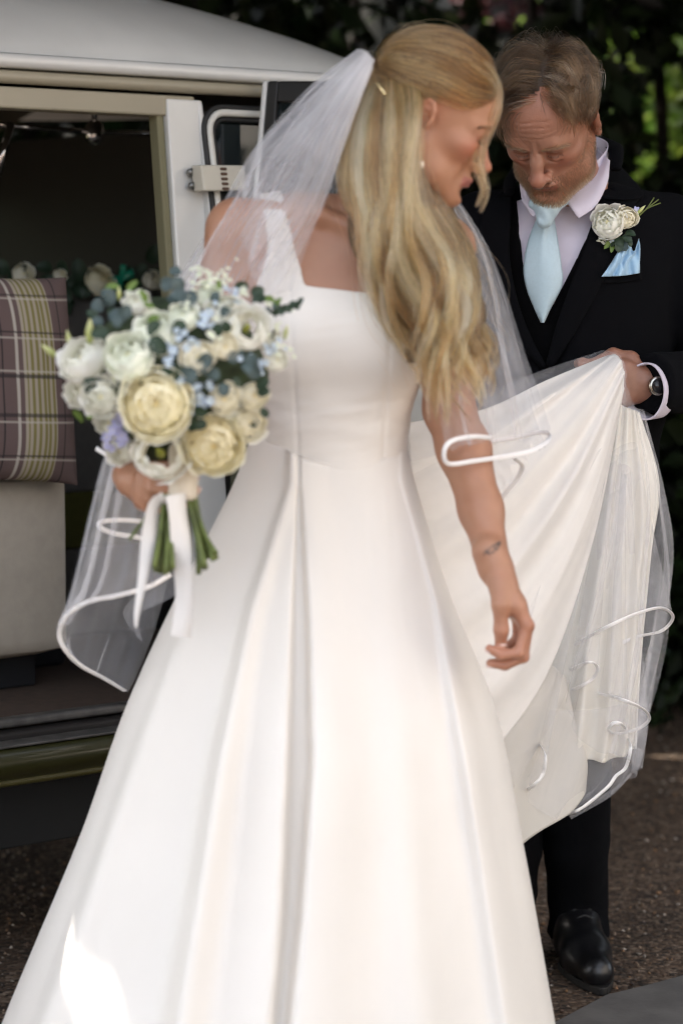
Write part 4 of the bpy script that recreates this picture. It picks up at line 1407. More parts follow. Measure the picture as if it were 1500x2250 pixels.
# dense root layer that the strands grow from
rt = np.concatenate([q])
Sc = Sdf(); Sc.frame(MAN_R, MAN_T)
Sc.ball(C0, RR + .0002, k=.01); Sc.ball((0, .028, .032), (.0680, .0680, .0622), k=.03); Sc.frame()
Vc, Fc = Sc.mesh(.004)
lc = to_local(Vc, MAN_R, MAN_T)
keep = (lc[:, 2] > hairline(lc) + .008) & ~((np.abs(lc[:, 0]) > .055) & (lc[:, 1] > -.035) & (lc[:, 1] < .01) & (lc[:, 2] < .02))
Fk = Fc[keep[Fc].all(1)]
mesh_obj('hair_roots', Vc, Fk, mat('hair_root_brown', (.045, .028, .017), rough=.7, noise=.4, nscale=120), MAN)
# ------------------------------------------------------------------ suit, shirt, tie
SUIT = mat('black_wool', (.0022, .0024, .0036), rough=.95, sheen=.0, noise=.25, nscale=300, bump=.25, bscale=900, spec=.12)
SUIT2 = mat('black_wool_waistcoat', (.0015, .0015, .0019), rough=.95, sheen=.0, bump=.25, bscale=900, spec=.10)
SHIRT = mat('white_cotton', (.62, .57, .66), rough=.8, noise=.04, nscale=30, bump=.15, bscale=900)
TIE = mat('pale_blue_satin', (.44, .57, .64), rough=.42, sheen=.3, noise=.05, nscale=200, bump=.12, bscale=1200)
LEATHER = mat('black_leather', (.006, .006, .007), rough=.34, spec=.5, coat=.1, bump=.1, bscale=150)


def poly_sd(x, z, poly):
    """Signed distance to a polygon (negative inside)."""
    poly = np.asarray(poly, float); n = len(poly)
    d = np.full(x.shape, 1e9); inside = np.zeros(x.shape, bool)
    for i in range(n):
        a, b = poly[i], poly[(i + 1) % n]
        e = b - a; wx, wz = x - a[0], z - a[1]
        t = np.clip((wx * e[0] + wz * e[1]) / (e @ e + 1e-12), 0, 1)
        d = np.minimum(d, np.hypot(wx - t * e[0], wz - t * e[1]))
        c = ((a[1] > z) != (b[1] > z)) & (x < (b[0] - a[0]) * (z - a[1]) / (b[1] - a[1] + 1e-12) + a[0])
        inside ^= c
    return np.where(inside, -d, d)


def pixpoly(pts, Y):
    return [P(x, y, Y)[[0, 2]] for x, y in pts]


def sdf_front(Sd, px, py, y0=4.0, y1=4.6):
    ys = np.linspace(y0, y1, 400)
    q = np.stack([P(px, py, y) for y in ys])
    d = Sd.eval(q)
    i = np.argmax(d < 0)
    return ys[i] if d[i] < 0 else y1


def plane_cut(p, d, o, n):
    return np.maximum(d, (p - o) @ n)


fa = HL_W - mj['elL']; fa /= np.linalg.norm(fa)
slv_end = P(1422, 852, 4.205)
# jacket
SJ = Sdf(); suit_body(SJ, .017, False, legs=False)
SJ.chain([mj['shR'], mj['elR'], mj['wrR']], [.069, .060, .046], k=.02)
SJ.chain([mj['shL'], mj['shL'] * .4 + mj['elL'] * .6], [.069, .064], k=.02)
SL = Sdf(); SL.chain([mj['shL'] * .5 + mj['elL'] * .5, mj['elL'], HL_W + fa * .08], [.064, .060, .050], k=.02)
SJ.ops = [o for o in SJ.ops]
hipc = mj['hip']
SJ.ball(hipc - np.array([0, 0, .03]), (.165, .125, .16), k=.05)
jcut = pixpoly([(1128, 300), (1120, 430), (1112, 560), (1140, 690), (1196, 820), (1214, 820), (1262, 700), (1318, 545), (1348, 430), (1356, 330)], 4.32)


def jacket_extra(p, d):
    sd = np.maximum(poly_sd(p[:, 0], p[:, 2], jcut), p[:, 1] - 4.40)
    d = np.maximum(d, -sd)
    d = np.maximum(d, (mj['hip'][2] - .16) - p[:, 2])
    return d + .0022 * noise3(p, 31, 3, 22)


V, F = SJ.mesh(.008, extra=jacket_extra)
jacket = mesh_obj('jacket', V, F, SUIT, MAN)
V, F = SL.mesh(.006, extra=lambda p, d: plane_cut(p, d, slv_end, fa) + .003 * noise3(p, 33, 3, 24))
mesh_obj('sleeve', V, F, SUIT, jacket)
# trousers
ST = Sdf()
for s in 'LR':
    hp, kn, an = mj['hp' + s], mj['kn' + s], mj['an' + s]
    mid = (kn + an) / 2
    ST.chain([hp, kn, mid, an + np.array([0, 0, .06]), an + np.array([0, -.01, -.05])], [.090, .070, .062, .056, .062], k=.008)
ST.ball(mj['hip'] - np.array([0, 0, .0]), (.16, .115, .12), k=.03)


def tr_extra(p, d):
    w = sstep(.45, .1, p[:, 2])
    d = d + .0045 * w * np.sin(p[:, 2] * 48 + 9 * p[:, 0] + 4 * np.sin(p[:, 0] * 14 + p[:, 2] * 9)) * (.5 + .5 * noise3(p, 5, 2, 9)) + .003 * noise3(p, 8, 3, 16)
    return np.maximum(d, .048 - p[:, 2])


V, F = ST.mesh(.007, extra=tr_extra)
mesh_obj('trousers', V, F, SUIT, MAN)
# waistcoat and shirt
SWc = Sdf(); suit_body(SWc, .008, False, legs=False)
wcut = pixpoly([(1146, 300), (1140, 420), (1144, 520), (1156, 610), (1190, 708), (1194, 708), (1236, 628), (1290, 520), (1335, 400), (1345, 320)], 4.33)
V, F = SWc.mesh(.007, extra=lambda p, d: np.maximum(np.maximum(d, -np.maximum(poly_sd(p[:, 0], p[:, 2], wcut), p[:, 1] - 4.42)), (mj['waist'][2] - .10) - p[:, 2]))
mesh_obj('waistcoat', V, F, SUIT2, MAN)
SS = Sdf(); suit_body(SS, .001, False, legs=False)
V, F = SS.mesh(.006, extra=lambda p, d: np.maximum(d, (mj['waist'][2] - .05) - p[:, 2]) + .0012 * noise3(p, 12, 3, 30))
shirt = mesh_obj('shirt', V, F, SHIRT, MAN)


def patch(name, rows, m, parent, nu=24, nv=16, off=0.0, thick=.0025, Sd=None, bulge=None, wr=0.0, subsurf=False):
    """Cloth patch through rows of (px, py[, Y]) control points; Y from the surface Sd when missing."""
    G = []
    for row in rows:
        g = []
        for c in row:
            Y = c[2] if len(c) > 2 else sdf_front(Sd, c[0], c[1]) - off
            g.append(P(c[0], c[1], Y))
        G.append(g)
    S_ = bisurf(G, nu, nv)
    if bulge is not None:
        u, v = np.meshgrid(np.linspace(-1, 1, nu), np.linspace(-1, 1, nv), indexing='ij')
        S_[..., 1] -= bulge(u, v)
    if wr: S_[..., 1] += wr * noise3(S_, 3, 3, 40)
    V, F = grid_vf(S_)
    o = mesh_obj(name, V, F, m, parent)
    md = o.modifiers.new('thick', 'SOLIDIFY'); md.thickness = thick; md.offset = 0
    return o


# shirt collar: stand around the neck and two points
nk = mj['neck']
cs = [P(1325, 322, 4.44), P(1342, 360, 4.38), P(1262, 440, 4.315), P(1205, 452, 4.310), P(1160, 420, 4.33), P(1140, 378, 4.40)]
patch('collar', [[(1312, 325, 4.45), (1330, 345, 4.385), (1338, 352, 4.37)],
                 [(1302, 358, 4.40), (1322, 385, 4.355), (1334, 398, 4.35)],
                 [(1268, 402, 4.345), (1292, 440, 4.318), (1308, 452, 4.318)],
                 [(1236, 432, 4.325), (1254, 458, 4.303), (1270, 480, 4.300)]], SHIRT, shirt, 20, 12, thick=.003)
patch('collar', [[(1142, 392, 4.38), (1146, 400, 4.36), (1150, 405, 4.35)],
                 [(1143, 420, 4.355), (1156, 432, 4.335), (1164, 438, 4.33)],
                 [(1146, 437, 4.335), (1164, 456, 4.315), (1184, 446, 4.315)],
                 [(1160, 462, 4.325), (1173, 476, 4.305), (1182, 452, 4.312)]], SHIRT, shirt, 18, 12, thick=.003)
# stand
C = catmull([P(1250, 430, 4.335), P(1318, 370, 4.385), P(1330, 335, 4.46), P(1270, 320, 4.52), P(1190, 350, 4.50), P(1150, 400, 4.42), P(1165, 432, 4.35)], 40)
V, F = ribbon_vf(C, .040, (0, -.25, 1.0))
o = mesh_obj('collar_stand', V, F, SHIRT, shirt)
# jacket collar round the neck
C = catmull([P(1352, 372, 4.372), P(1352, 335, 4.41), P(1338, 318, 4.48), P(1262, 300, 4.55), P(1165, 345, 4.53), P(1122, 395, 4.46), P(1118, 425, 4.38)], 44)
V, F = tube_vf(C, np.interp(np.linspace(0, 1, 44), [0, .2, .8, 1], [.010, .015, .015, .010]), 12, flat=.55, up=(0, 0, 1))
mesh_obj('jacket_collar', V, F, SUIT, jacket)
# tie
tie = patch('tie', [[(1178, 482), (1198, 484), (1216, 480)],
                    [(1160, 530), (1192, 535), (1224, 528)],
                    [(1150, 585), (1192, 590), (1232, 582)],
                    [(1156, 632), (1195, 640), (1234, 626)],
                    [(1174, 678), (1192, 682), (1209, 676)],
                    [(1188, 708), (1191, 709), (1194, 708)]], TIE, MAN, 40, 20, off=.014, Sd=SS, bulge=lambda u, v: .010 * (1 - v ** 2) + .004 * np.exp(-((v + .1) / .18) ** 2) * np.clip(-u, 0, 1))
ST_ = Sdf()
ka, kb = P(1204, 452, 4.298), P(1195, 484, 4.296)
ST_.chain([P(1172, 448, 4.312), P(1200, 455, 4.300), P(1236, 440, 4.312)], [.010, .016, .011], k=.012)
ST_.chain([ka, kb], [.020, .0145], k=.012)
V, F = ST_.mesh(.0025)
V[:, 1] += .0009 * np.sin(V[:, 0] * 300 + V[:, 2] * 220)
mesh_obj('tie_knot', V, F, TIE, tie)
# lapels
patch('lapel', [[(1340, 352), (1352, 360), (1368, 374)], [(1322, 430), (1372, 432), (1412, 425)], [(1316, 436), (1360, 445), (1396, 446)],
                [(1292, 520), (1330, 530), (1364, 530)], [(1258, 612), (1288, 626), (1314, 636)], [(1222, 715), (1238, 728), (1256, 740)],
                [(1200, 800), (1206, 805), (1212, 808)]], SUIT, jacket, 40, 14, off=.006, thick=.004, Sd=SJ, bulge=lambda u, v: .004 * (1 - v ** 2))
patch('lapel', [[(1120, 418), (1108, 420), (1098, 424)], [(1122, 470), (1092, 468), (1062, 466)], [(1118, 560), (1084, 565), (1050, 560)],
                [(1136, 660), (1108, 668), (1080, 662)], [(1168, 745), (1152, 752), (1136, 752)], [(1198, 805), (1194, 808), (1190, 810)]],
      SUIT, jacket, 34, 14, off=.006, thick=.004, Sd=SJ, bulge=lambda u, v: .004 * (1 - v ** 2))
# pocket welt and pocket square
patch('breast_pocket', [[(1316, 604), (1362, 603), (1408, 596)], [(1317, 622), (1362, 621), (1409, 614)]], SUIT, jacket, 6, 14, off=.004, thick=.003, Sd=SJ)
sq = patch('pocket_square', [[(1374, 531), (1382, 535), (1392, 552), (1403, 524)], [(1358, 552), (1370, 560), (1388, 560), (1404, 540)],
                             [(1342, 578), (1362, 582), (1378, 575), (1404, 572)], [(1320, 608), (1350, 607), (1376, 605), (1404, 600)]],
           mat('pale_blue_silk', (.34, .52, .68), rough=.38, sheen=.3), MAN, 30, 30, off=.017, thick=.0015, Sd=SJ,
           bulge=lambda u, v: .004 * np.sin(v * 7 + u * 2) + .003 * np.sin(v * 13 - u * 3))
# cuff, watch
ft = fa
Bx = basis(np.array([0, 0, 1.0]), ft)           # columns: up-ish, along the arm, across
cc = slv_end - ft * .03
G = []
for t in np.linspace(0, 1, 10):
    ring = []
    for a in np.linspace(0, 2 * np.pi, 33):
        rx = .047 + .003 * t + .002 * math.sin(3 * a); ry = .040 + .003 * t
        ring.append(cc + ft * (.044 * t) + Bx[:, 0] * math.cos(a) * rx + Bx[:, 2] * math.sin(a) * ry - np.array([0, 0, .006]))
    G.append(ring)
V, F = grid_vf(np.array(G))
cuff = mesh_obj('cuff', V, F, SHIRT, shirt)
md = cuff.modifiers.new('thick', 'SOLIDIFY'); md.thickness = .003
wcen = HL_W + HL_R @ np.array([0, .010, 0])
G = []
for t in (-1, -.6, .6, 1):
    G.append([wcen + ft * (.0095 * t) + Bx[:, 0] * math.cos(a) * (.0310 - .001 * abs(t)) + Bx[:, 2] * math.sin(a) * .0295 for a in np.linspace(0, 2 * np.pi, 33)])
V, F = grid_vf(np.array(G))
watch = mesh_obj('wristwatch', V, F, mat('watch_steel', (.55, .52, .46), rough=.25, metal=1, noise=.5, nscale=90), MAN)
md = watch.modifiers.new('thick', 'SOLIDIFY'); md.thickness = .003
wn = -Bx[:, 2] * 1.0
wn = wn if wn[1] < 0 else -wn
wn = np.array([.25, -.95, .05]); wn /= np.linalg.norm(wn)
wd_ = P(1443, 848, 4.192)
V, F = tube_vf(np.array([wd_, wd_ + wn * .006, wd_ + wn * .008]), [.018, .0175, .016], 20, up=(0, 0, 1)); mesh_obj('watch_case', V, F, mat('watch_steel', (.55, .52, .46)), watch)
V, F = tube_vf(np.array([wd_ + wn * .008, wd_ + wn * .0092]), .0135, 20, up=(0, 0, 1)); mesh_obj('watch_dial', V, F, mat('watch_dial_black', (.012, .012, .014), rough=.15), watch)
# sleeve buttons
for k in range(3):
    c = P(1484 - 2 * k, 886 - 16 * k, 4.22)
    V, F = tube_vf(np.array([c, c + np.array([0, -.004, 0])]), .0075, 14); mesh_obj('button', V, F, mat('dark_horn', (.012, .012, .013), rough=.3), jacket)
# shoes
for s, toe_px in (('L', (1322, 2188)), ('R', (1150, 2120))):
    t2 = on_ground(*toe_px); toe = np.array([t2[0], t2[1], .0])
    an = mj['an' + s]
    heel = np.array([an[0] - .012, an[1] + .055, 0])
    ax_ = toe - heel; L_ = np.linalg.norm(ax_); ax_ /= L_
    sd_ = np.array([ax_[1], -ax_[0], 0])
    S_ = Sdf(); up_ = np.array([0, 0, 1.0])
    at = lambda a, b, z: heel + ax_ * (a * L_) + sd_ * b + up_ * z
    S_.chain([at(.10, 0, .045), at(.35, .004, .05), at(.62, .006, .043), at(.88, .002, .036)], [.036, .040, .041, .031], k=.03)
    S_.chain([at(.12, 0, .05), at(.22, 0, .105)], [.038, .040], k=.03)
    S_.chain([at(.35, 0, .085), at(.60, .004, .055)], [.030, .030], k=.03)
    V, F = S_.mesh(.004, extra=lambda p, d: np.maximum(d, .012 - p[:, 2]))
    shoe = mesh_obj('shoe', V, F, LEATHER, MAN)
    outl = []
    for a in np.linspace(0, 2 * np.pi, 40, endpoint=False):
        f_ = .5 - .5 * math.cos(a); w_ = math.sin(a) * (.036 + .012 * math.sin(math.pi * min(1, f_ * 1.05)) - .008 * (f_ < .35))
        outl.append(heel + ax_ * (L_ * (-.01 + 1.03 * f_)) + sd_ * w_)
    b = MB(); n_ = 40
    b.add([p + up_ * .016 for p in outl] + [p + up_ * .001 for p in outl], [tuple(range(n_))[::-1], tuple(range(n_, 2 * n_))] + [(i, (i + 1) % n_, n_ + (i + 1) % n_, n_ + i) for i in range(n_)])
    b.build('sole', mat('sole_black', (.010, .009, .008), rough=.6), shoe, False, .002)
    for k in range(4):
        c = at(.40 + .07 * k, 0, .118 - .012 * k)
        V, F = tube_vf(catmull([c - sd_ * .018 - up_ * .006, c + up_ * .002, c + sd_ * .018 - up_ * .006], 8), .0022, 6); mesh_obj('lace', V, F, mat('lace_black', (.012, .012, .013), rough=.8), shoe)
# ------------------------------------------------------------------ the bride: body
BS = .905
BR_R = rot(z=180 + 92) @ rot(x=-22) @ rot(y=3)
BR_T = P(1068, 368, 3.565) - BR_R @ np.array([0, .1135, -.040]) * BS
BRIDE = empty('person', (P(640, 2570, 3.62)[0], 3.62, 0))
tag(BRIDE, 'bride with long blonde hair in white satin gown looking over her shoulder', 'person')
SKIN_B = mat('bride_skin', (.50, .26, .165), rough=.45, attr='tint', noise=.05, nscale=50, bump=.10, bscale=500, sss=.15, sscale=.007)
bj = {}
bj['neck'] = P(815, 478, 3.60)
bj['shR'], bj['elR'] = P(522, 508, 3.60), P(442, 850, 3.60)
bj['shL'], bj['elL'], bj['wrL'] = P(975, 548, 3.63), P(986, 900, 3.60), P(1086, 1243, 3.47)
bj['chest'], bj['waist'], bj['hip'] = P(742, 690, 3.62), P(728, 985, 3.63), P(722, 1190, 3.63)


def torso_sdf(S, g):
    Z = np.array([0, 0, 1.0]); nk = bj['neck']
    tl = rot(y=-3)
    S.ball(bj['chest'] + Z * .05, (.150 + g, .088 + g, .125 + g), k=.02, R=tl)
    S.ball(bj['chest'] - Z * .05, (.128 + g, .086 + g, .12 + g), k=.05)
    S.ball(bj['waist'], (.106 + g, .080 + g, .12 + g), k=.07)
    S.ball(bj['hip'], (.120 + g, .085 + g, .13 + g), k=.07)
    for sx, px in ((-1, 672), (1, 828)):
        S.ball(P(px, 742, 3.565), (.062 + g, .052 + g, .060 + g), k=.05)
    for s in 'RL':
        a = nk - Z * .035; b = bj['sh' + s]
        S.chain([a, a * .45 + b * .55 + Z * .012, b + Z * .004], [.043 + g, .038 + g, .043 + g], k=.04)
    return S


S = Sdf()
torso_sdf(S, 0)
head_sdf(S, BR_R, BR_T, BS, False)
hb = BR_T + BR_R @ np.array([0, -.020, -.050]) * BS
S.chain([hb, hb * .45 + bj['neck'] * .55 + np.array([0, -.0, .0]), bj['neck'] - np.array([0, 0, .02])], [.046, .044, .050], k=.03)
S.chain([P(808, 512, 3.545), P(700, 470, 3.545), P(565, 455, 3.575)], [.009, .0085, .008], k=.02)      # collar bone
# arms
S.chain([bj['shL'], bj['shL'] * .5 + bj['elL'] * .5, bj['elL'], P(1018, 985, 3.57), P(1056, 1120, 3.52), bj['wrL']], [.043, .041, .0355, .0375, .030, .0235], k=.02)
BH_R = basis((-.14, -.98, .10), (.42, -.12, -.90))
BH_R = np.stack([np.cross(BH_R[:, 1], np.cross(BH_R[:, 0], BH_R[:, 1])), BH_R[:, 1], np.cross(BH_R[:, 0], BH_R[:, 1])], 1)
BH_R = rot(z=12) @ BH_R
tipsL = hand_sdf(S, P(1090, 1252, 3.465), BH_R, [((42, 66, 36), 3), ((34, 58, 32), 0), ((28, 54, 30), -3), ((24, 52, 30), -7)],
                 [(.016, .012, -.006), (.030, .044, -.020), (.025, .078, -.034), (.014, .104, -.046)], 1.0, False)
RW = P(292, 1054, 3.362)
S.chain([bj['shR'], bj['shR'] * .5 + bj['elR'] * .5, bj['elR'], bj['elR'] * .6 + RW * .4, RW], [.043, .041, .036, .035, .0235], k=.02)
RH_R = np.stack([np.array([.10, -.12, .98]), np.array([.42, -.90, -.15]), np.array([-.90, -.42, .05])], 1)
tipsR = hand_sdf(S, RW, RH_R, [((46, 58, 40), 2), ((48, 60, 40), 0), ((50, 60, 40), -2), ((52, 58, 40), -4)],
                 [(.018, .015, -.008), (.034, .042, -.022), (.040, .070, -.036), (.036, .092, -.050)], .90, False)
# legs under the skirt
for px in (665, 775):
    S.chain([P(px, 1230, 3.64), P(px, 1850, 3.62), np.array([P(px, 1850, 3.62)[0], 3.66, .10]), np.array([P(px, 1850, 3.62)[0], 3.55, .05])], [.075, .048, .034, .028], k=.03)
V, F = S.mesh(.0026)
V = smooth_mesh(V, F, 1)
bq = to_local(V, BR_R, BR_T, BS)
base = np.array((.42, .212, .130))
inhead = (np.abs(bq) < np.array([.10, .14, .135])).all(1)
tint = np.tile(base, (len(V), 1)) * (1 + .06 * noise3(V, 4, 3, 14)[:, None]) * (1 + .05 * noise3(V, 14, 3, 45)[:, None] * np.array([.3, 1, 1.2]))
tint[inhead] = face_tint(bq[inhead], base, False)
blush = gauss(np.stack([np.abs(bq[:, 0]), bq[:, 1], bq[:, 2]], 1), (.048, .070, -.022), (.02, .024, .016)) * inhead
tint = tint * (1 - .55 * blush[:, None]) + np.array((.42, .145, .105)) * .55 * blush[:, None]
# make-up on the lid and the lips, brow
lid = gauss(np.stack([np.abs(bq[:, 0]), bq[:, 2]], 1), (.033, -.003), (.014, .007)) * (bq[:, 1] > .06) * inhead
tint = tint * (1 - .5 * lid[:, None]) + np.array((.22, .10, .07)) * .5 * lid[:, None]
# reddish finger tips and palms, small ink drawing on the forearm
hl = to_local(V, BH_R, P(1090, 1252, 3.465)); nearL = (np.abs(hl) < np.array([.08, .16, .08])).all(1)
red = nearL * sstep(.03, .10, hl[:, 1]) * .35
tint = tint * (1 - red[:, None]) + np.array((.42, .16, .105)) * red[:, None]
tc0 = P(1078, 1205, 3.46)
dX = (V[:, 0] - tc0[0]) * 1520; dZ = (V[:, 2] - tc0[2]) * 1520                       # photograph-sized drawing units, about 32 wide
u = dX * .94 - dZ * .34 * -1 * -1; w = dZ * .94 + dX * .34 * -1
front = (V[:, 1] < 3.56) & (np.abs(dX) < 26) & (np.abs(dZ) < 22)
ink = np.exp(-((np.hypot((u - 3) / 1.25, w) - 7.5) / 1.7) ** 2) + .9 * np.exp(-(((u + 11) / 3.2) ** 2 + ((w + 1) / 5.5) ** 2)) + .8 * np.exp(-((np.hypot(u - 10, w - 3) - 5) / 1.6) ** 2) + .6 * np.exp(-(((u - 3) / 3) ** 2 + ((w + 2) / 3) ** 2))
ink = np.clip(ink, 0, .85) * front
tint = tint * (1 - ink[:, None]) + np.array((.045, .045, .05)) * ink[:, None]
bbody = mesh_obj('body', V, F, SKIN_B, BRIDE, colors=tint)
BODY_B = S
# nails
NAIL = mat('pale_nail', (.78, .60, .55), rough=.2, coat=.5)


def nail(tip, parent, s=1.0):
    p, d, n, r_ = tip
    d = d / np.linalg.norm(d); n = n / np.linalg.norm(n); n = n - d * (n @ d); n /= np.linalg.norm(n)
    x = np.cross(d, n)
    a, b = np.meshgrid(np.linspace(-1, 1, 7), np.linspace(-1, 1, 9), indexing='ij')
    wv = 1 - .35 * np.clip(b, 0, 1) ** 2
    G = p + x * (a * wv * r_ * .72 * s)[..., None] + d * ((b + .35) * r_ * 1.05 * s)[..., None] + n * ((.28 - .40 * a ** 2) * r_)[..., None]
    V, F = grid_vf(G)
    o = mesh_obj('nail', V, F, NAIL, parent)
    m = o.modifiers.new('thick', 'SOLIDIFY'); m.thickness = .0006
    return o


for t_ in tipsL + tipsR: nail(t_, bbody)
for (Rh, Wh, a_, b_, nrm) in ((BH_R, P(1090, 1252, 3.465), (.025, .078, -.034), (.014, .104, -.046), (.90, .25, -.10)),):
    a_ = np.array(a_); b_ = np.array(b_); d_ = b_ - a_
    nail((Rh @ (b_ - d_ / np.linalg.norm(d_) * .004 + np.array(nrm) * .0072) + Wh, Rh @ d_, Rh @ np.array(nrm), .0098), bbody, 1.1)

# lashes and brow on the visible side
r = np.random.default_rng(3)
BLOND = hair_mat('blonde_hair', [(0.0, (.070, .032, .011)), (.30, (.22, .110, .038)), (.62, (.56, .315, .118)), (1.0, (.90, .63, .32))], .24)
DARKH = hair_mat('brow_hair', [(0, (.05, .03, .018)), (1, (.16, .10, .06))], .4)
bl = []
for sx in (-1, 1):
    n = 220; u = r.random(n)
    c = catmull([(sx * .012, .0935, .0120), (sx * .028, .0885, .0185), (sx * .044, .0760, .0185), (sx * .055, .0620, .0120)], 60)
    p = c[(u * 59).astype(int)] + r.normal(0, 1, (n, 3)) * np.array([.0006, .0004, .0011])
    p = snap(p, bq)
    d = np.stack([np.full(n, sx * 1.0), -.25 - .5 * u, .35 - .9 * u], 1); d /= np.linalg.norm(d, axis=1)[:, None]
    q = p[:, None] + d[:, None] * (.007 * np.linspace(0, 1, 5))[None, :, None]
    bl.append((q * BS) @ BR_R.T + BR_T)
    n = 110; u = r.random(n)
    c = catmull([(sx * .0190, .0855, -.0085), (sx * .031, .0875, -.0110), (sx * .0440, .0775, -.0070)], 50)
    p = snap(c[(u * 49).astype(int)], bq, -.0002)
    d = np.stack([sx * (.2 + .6 * u), np.full(n, .9), np.full(n, -.25)], 1) + r.normal(0, .12, (n, 3)); d /= np.linalg.norm(d, axis=1)[:, None]
    s_ = np.linspace(0, 1, 5)
    q = p[:, None] + d[:, None] * (.009 * s_)[None, :, None] + np.array([0, 0, 1.0])[None, None] * (.004 * s_ ** 2)[None, :, None]
    bl.append((q * BS) @ BR_R.T + BR_T)
strands('eyebrow_and_lashes', np.concatenate(bl), .00018, .00006, DARKH, BRIDE, r.uniform(0, .6, sum(len(x) for x in bl)))

# ------------------------------------------------------------------ the bride: hair
KCL = np.array([.030, -.096, .045])          # where the hair is gathered under the veil comb
n = 40000
d = r.normal(size=(n, 3)); d /= np.linalg.norm(d, axis=1)[:, None]
q = C0 + d * RR
for _ in range(3): q = q - scalp_grad(q) * scalp_field(q)[:, None]
hl_ = np.where(q[:, 1] > .03, .060 + .020 * np.cos(q[:, 0] * 38), np.where(q[:, 1] > -.005, .012 + (q[:, 1] + .005) * 1.3, .000))
q = q[q[:, 2] > hl_][:9500]
tk = KCL + np.clip(q[:, 2:3] - .05, -.03, .04) * np.array([0, 0, .55]) + r.normal(0, .004, q.shape)
dist = np.linalg.norm(tk - q, axis=1) * 1.12 + .01
ofs = .003 + .007 * r.random(len(q)) * sstep(.03, .09, q[:, 2]) + .004 * r.random(len(q))
lock = np.round(q / .012).astype(int); lk = (lock[:, 0] * 73856093 ^ lock[:, 1] * 19349663 ^ lock[:, 2] * 83492791) % 977
lr = np.random.default_rng(8).normal(size=(977, 4))
jit = lr[lk][:, 1:4] * .12 + r.normal(0, .04, q.shape)


def dtop(p, t):
    d = tk - p
    d /= np.linalg.norm(d, axis=1)[:, None] + 1e-9
    dip = np.array([0, 0, -.55]) * (1 - t) * sstep(.02, .07, p[:, 1])[:, None] * (np.abs(p[:, 0]) > .03)[:, None]
    return d + jit * (1 - t) + dip


top = lay(q, dtop, dist, lambda t: .0015 + ofs * min(1, t * 4) * (1 + .25 * math.sin(3 * t)), M=18)
ttone = .30 + .24 * lr[lk, 0] + .12 * r.normal(size=len(q)) - .22 * sstep(.02, .07, q[:, 1]) + .05 * sstep(.10, .06, q[:, 2])
top = (top * BS) @ BR_R.T + BR_T

GD = [  # guides for the loose lengths: (px, py, depth)
    [(812, 165, 3.56), (775, 270, 3.53), (752, 390, 3.51), (775, 490, 3.50), (812, 590, 3.49), (868, 700, 3.48), (915, 800, 3.47), (962, 930, 3.47)],
    [(832, 170, 3.52), (815, 270, 3.48), (808, 390, 3.47), (815, 490, 3.46), (842, 590, 3.455), (890, 700, 3.45), (930, 800, 3.45), (975, 950, 3.45)],
    [(858, 178, 3.49), (858, 270, 3.455), (852, 390, 3.445), (862, 490, 3.44), (882, 590, 3.435), (922, 700, 3.43), (955, 800, 3.43), (995, 955, 3.44)],
    [(876, 186, 3.48), (882, 270, 3.45), (880, 390, 3.44), (890, 490, 3.435), (922, 590, 3.43), (955, 700, 3.43), (985, 800, 3.43), (1012, 930, 3.44)],
    [(918, 196, 3.475), (912, 280, 3.455), (905, 390, 3.45), (935, 490, 3.45), (980, 590, 3.455), (1012, 700, 3.46), (1032, 790, 3.46), (1030, 885, 3.47)],
    [(880, 200, 3.60), (905, 320, 3.59), (960, 440, 3.57), (1000, 520, 3.54), (1028, 610, 3.52), (1044, 700, 3.50), (1054, 785, 3.49), (1038, 870, 3.49)],
]
GD = [[(g_[0][0] - 8, g_[0][1] - 34, g_[0][2] + .055)] + [(g_[0][0], g_[0][1] + 8, g_[0][2] + .012)] + g_[1:] for g_ in GD]
GDW = np.array([[P(*c) for c in g_] for g_ in GD])
GDW = np.array([catmull(g_, 40) for g_ in GDW])              # 6 x 40 x 3
NL, NSTR = 330, 48
hs, ht = [], []
tl_ = np.linspace(0, 1, 40)
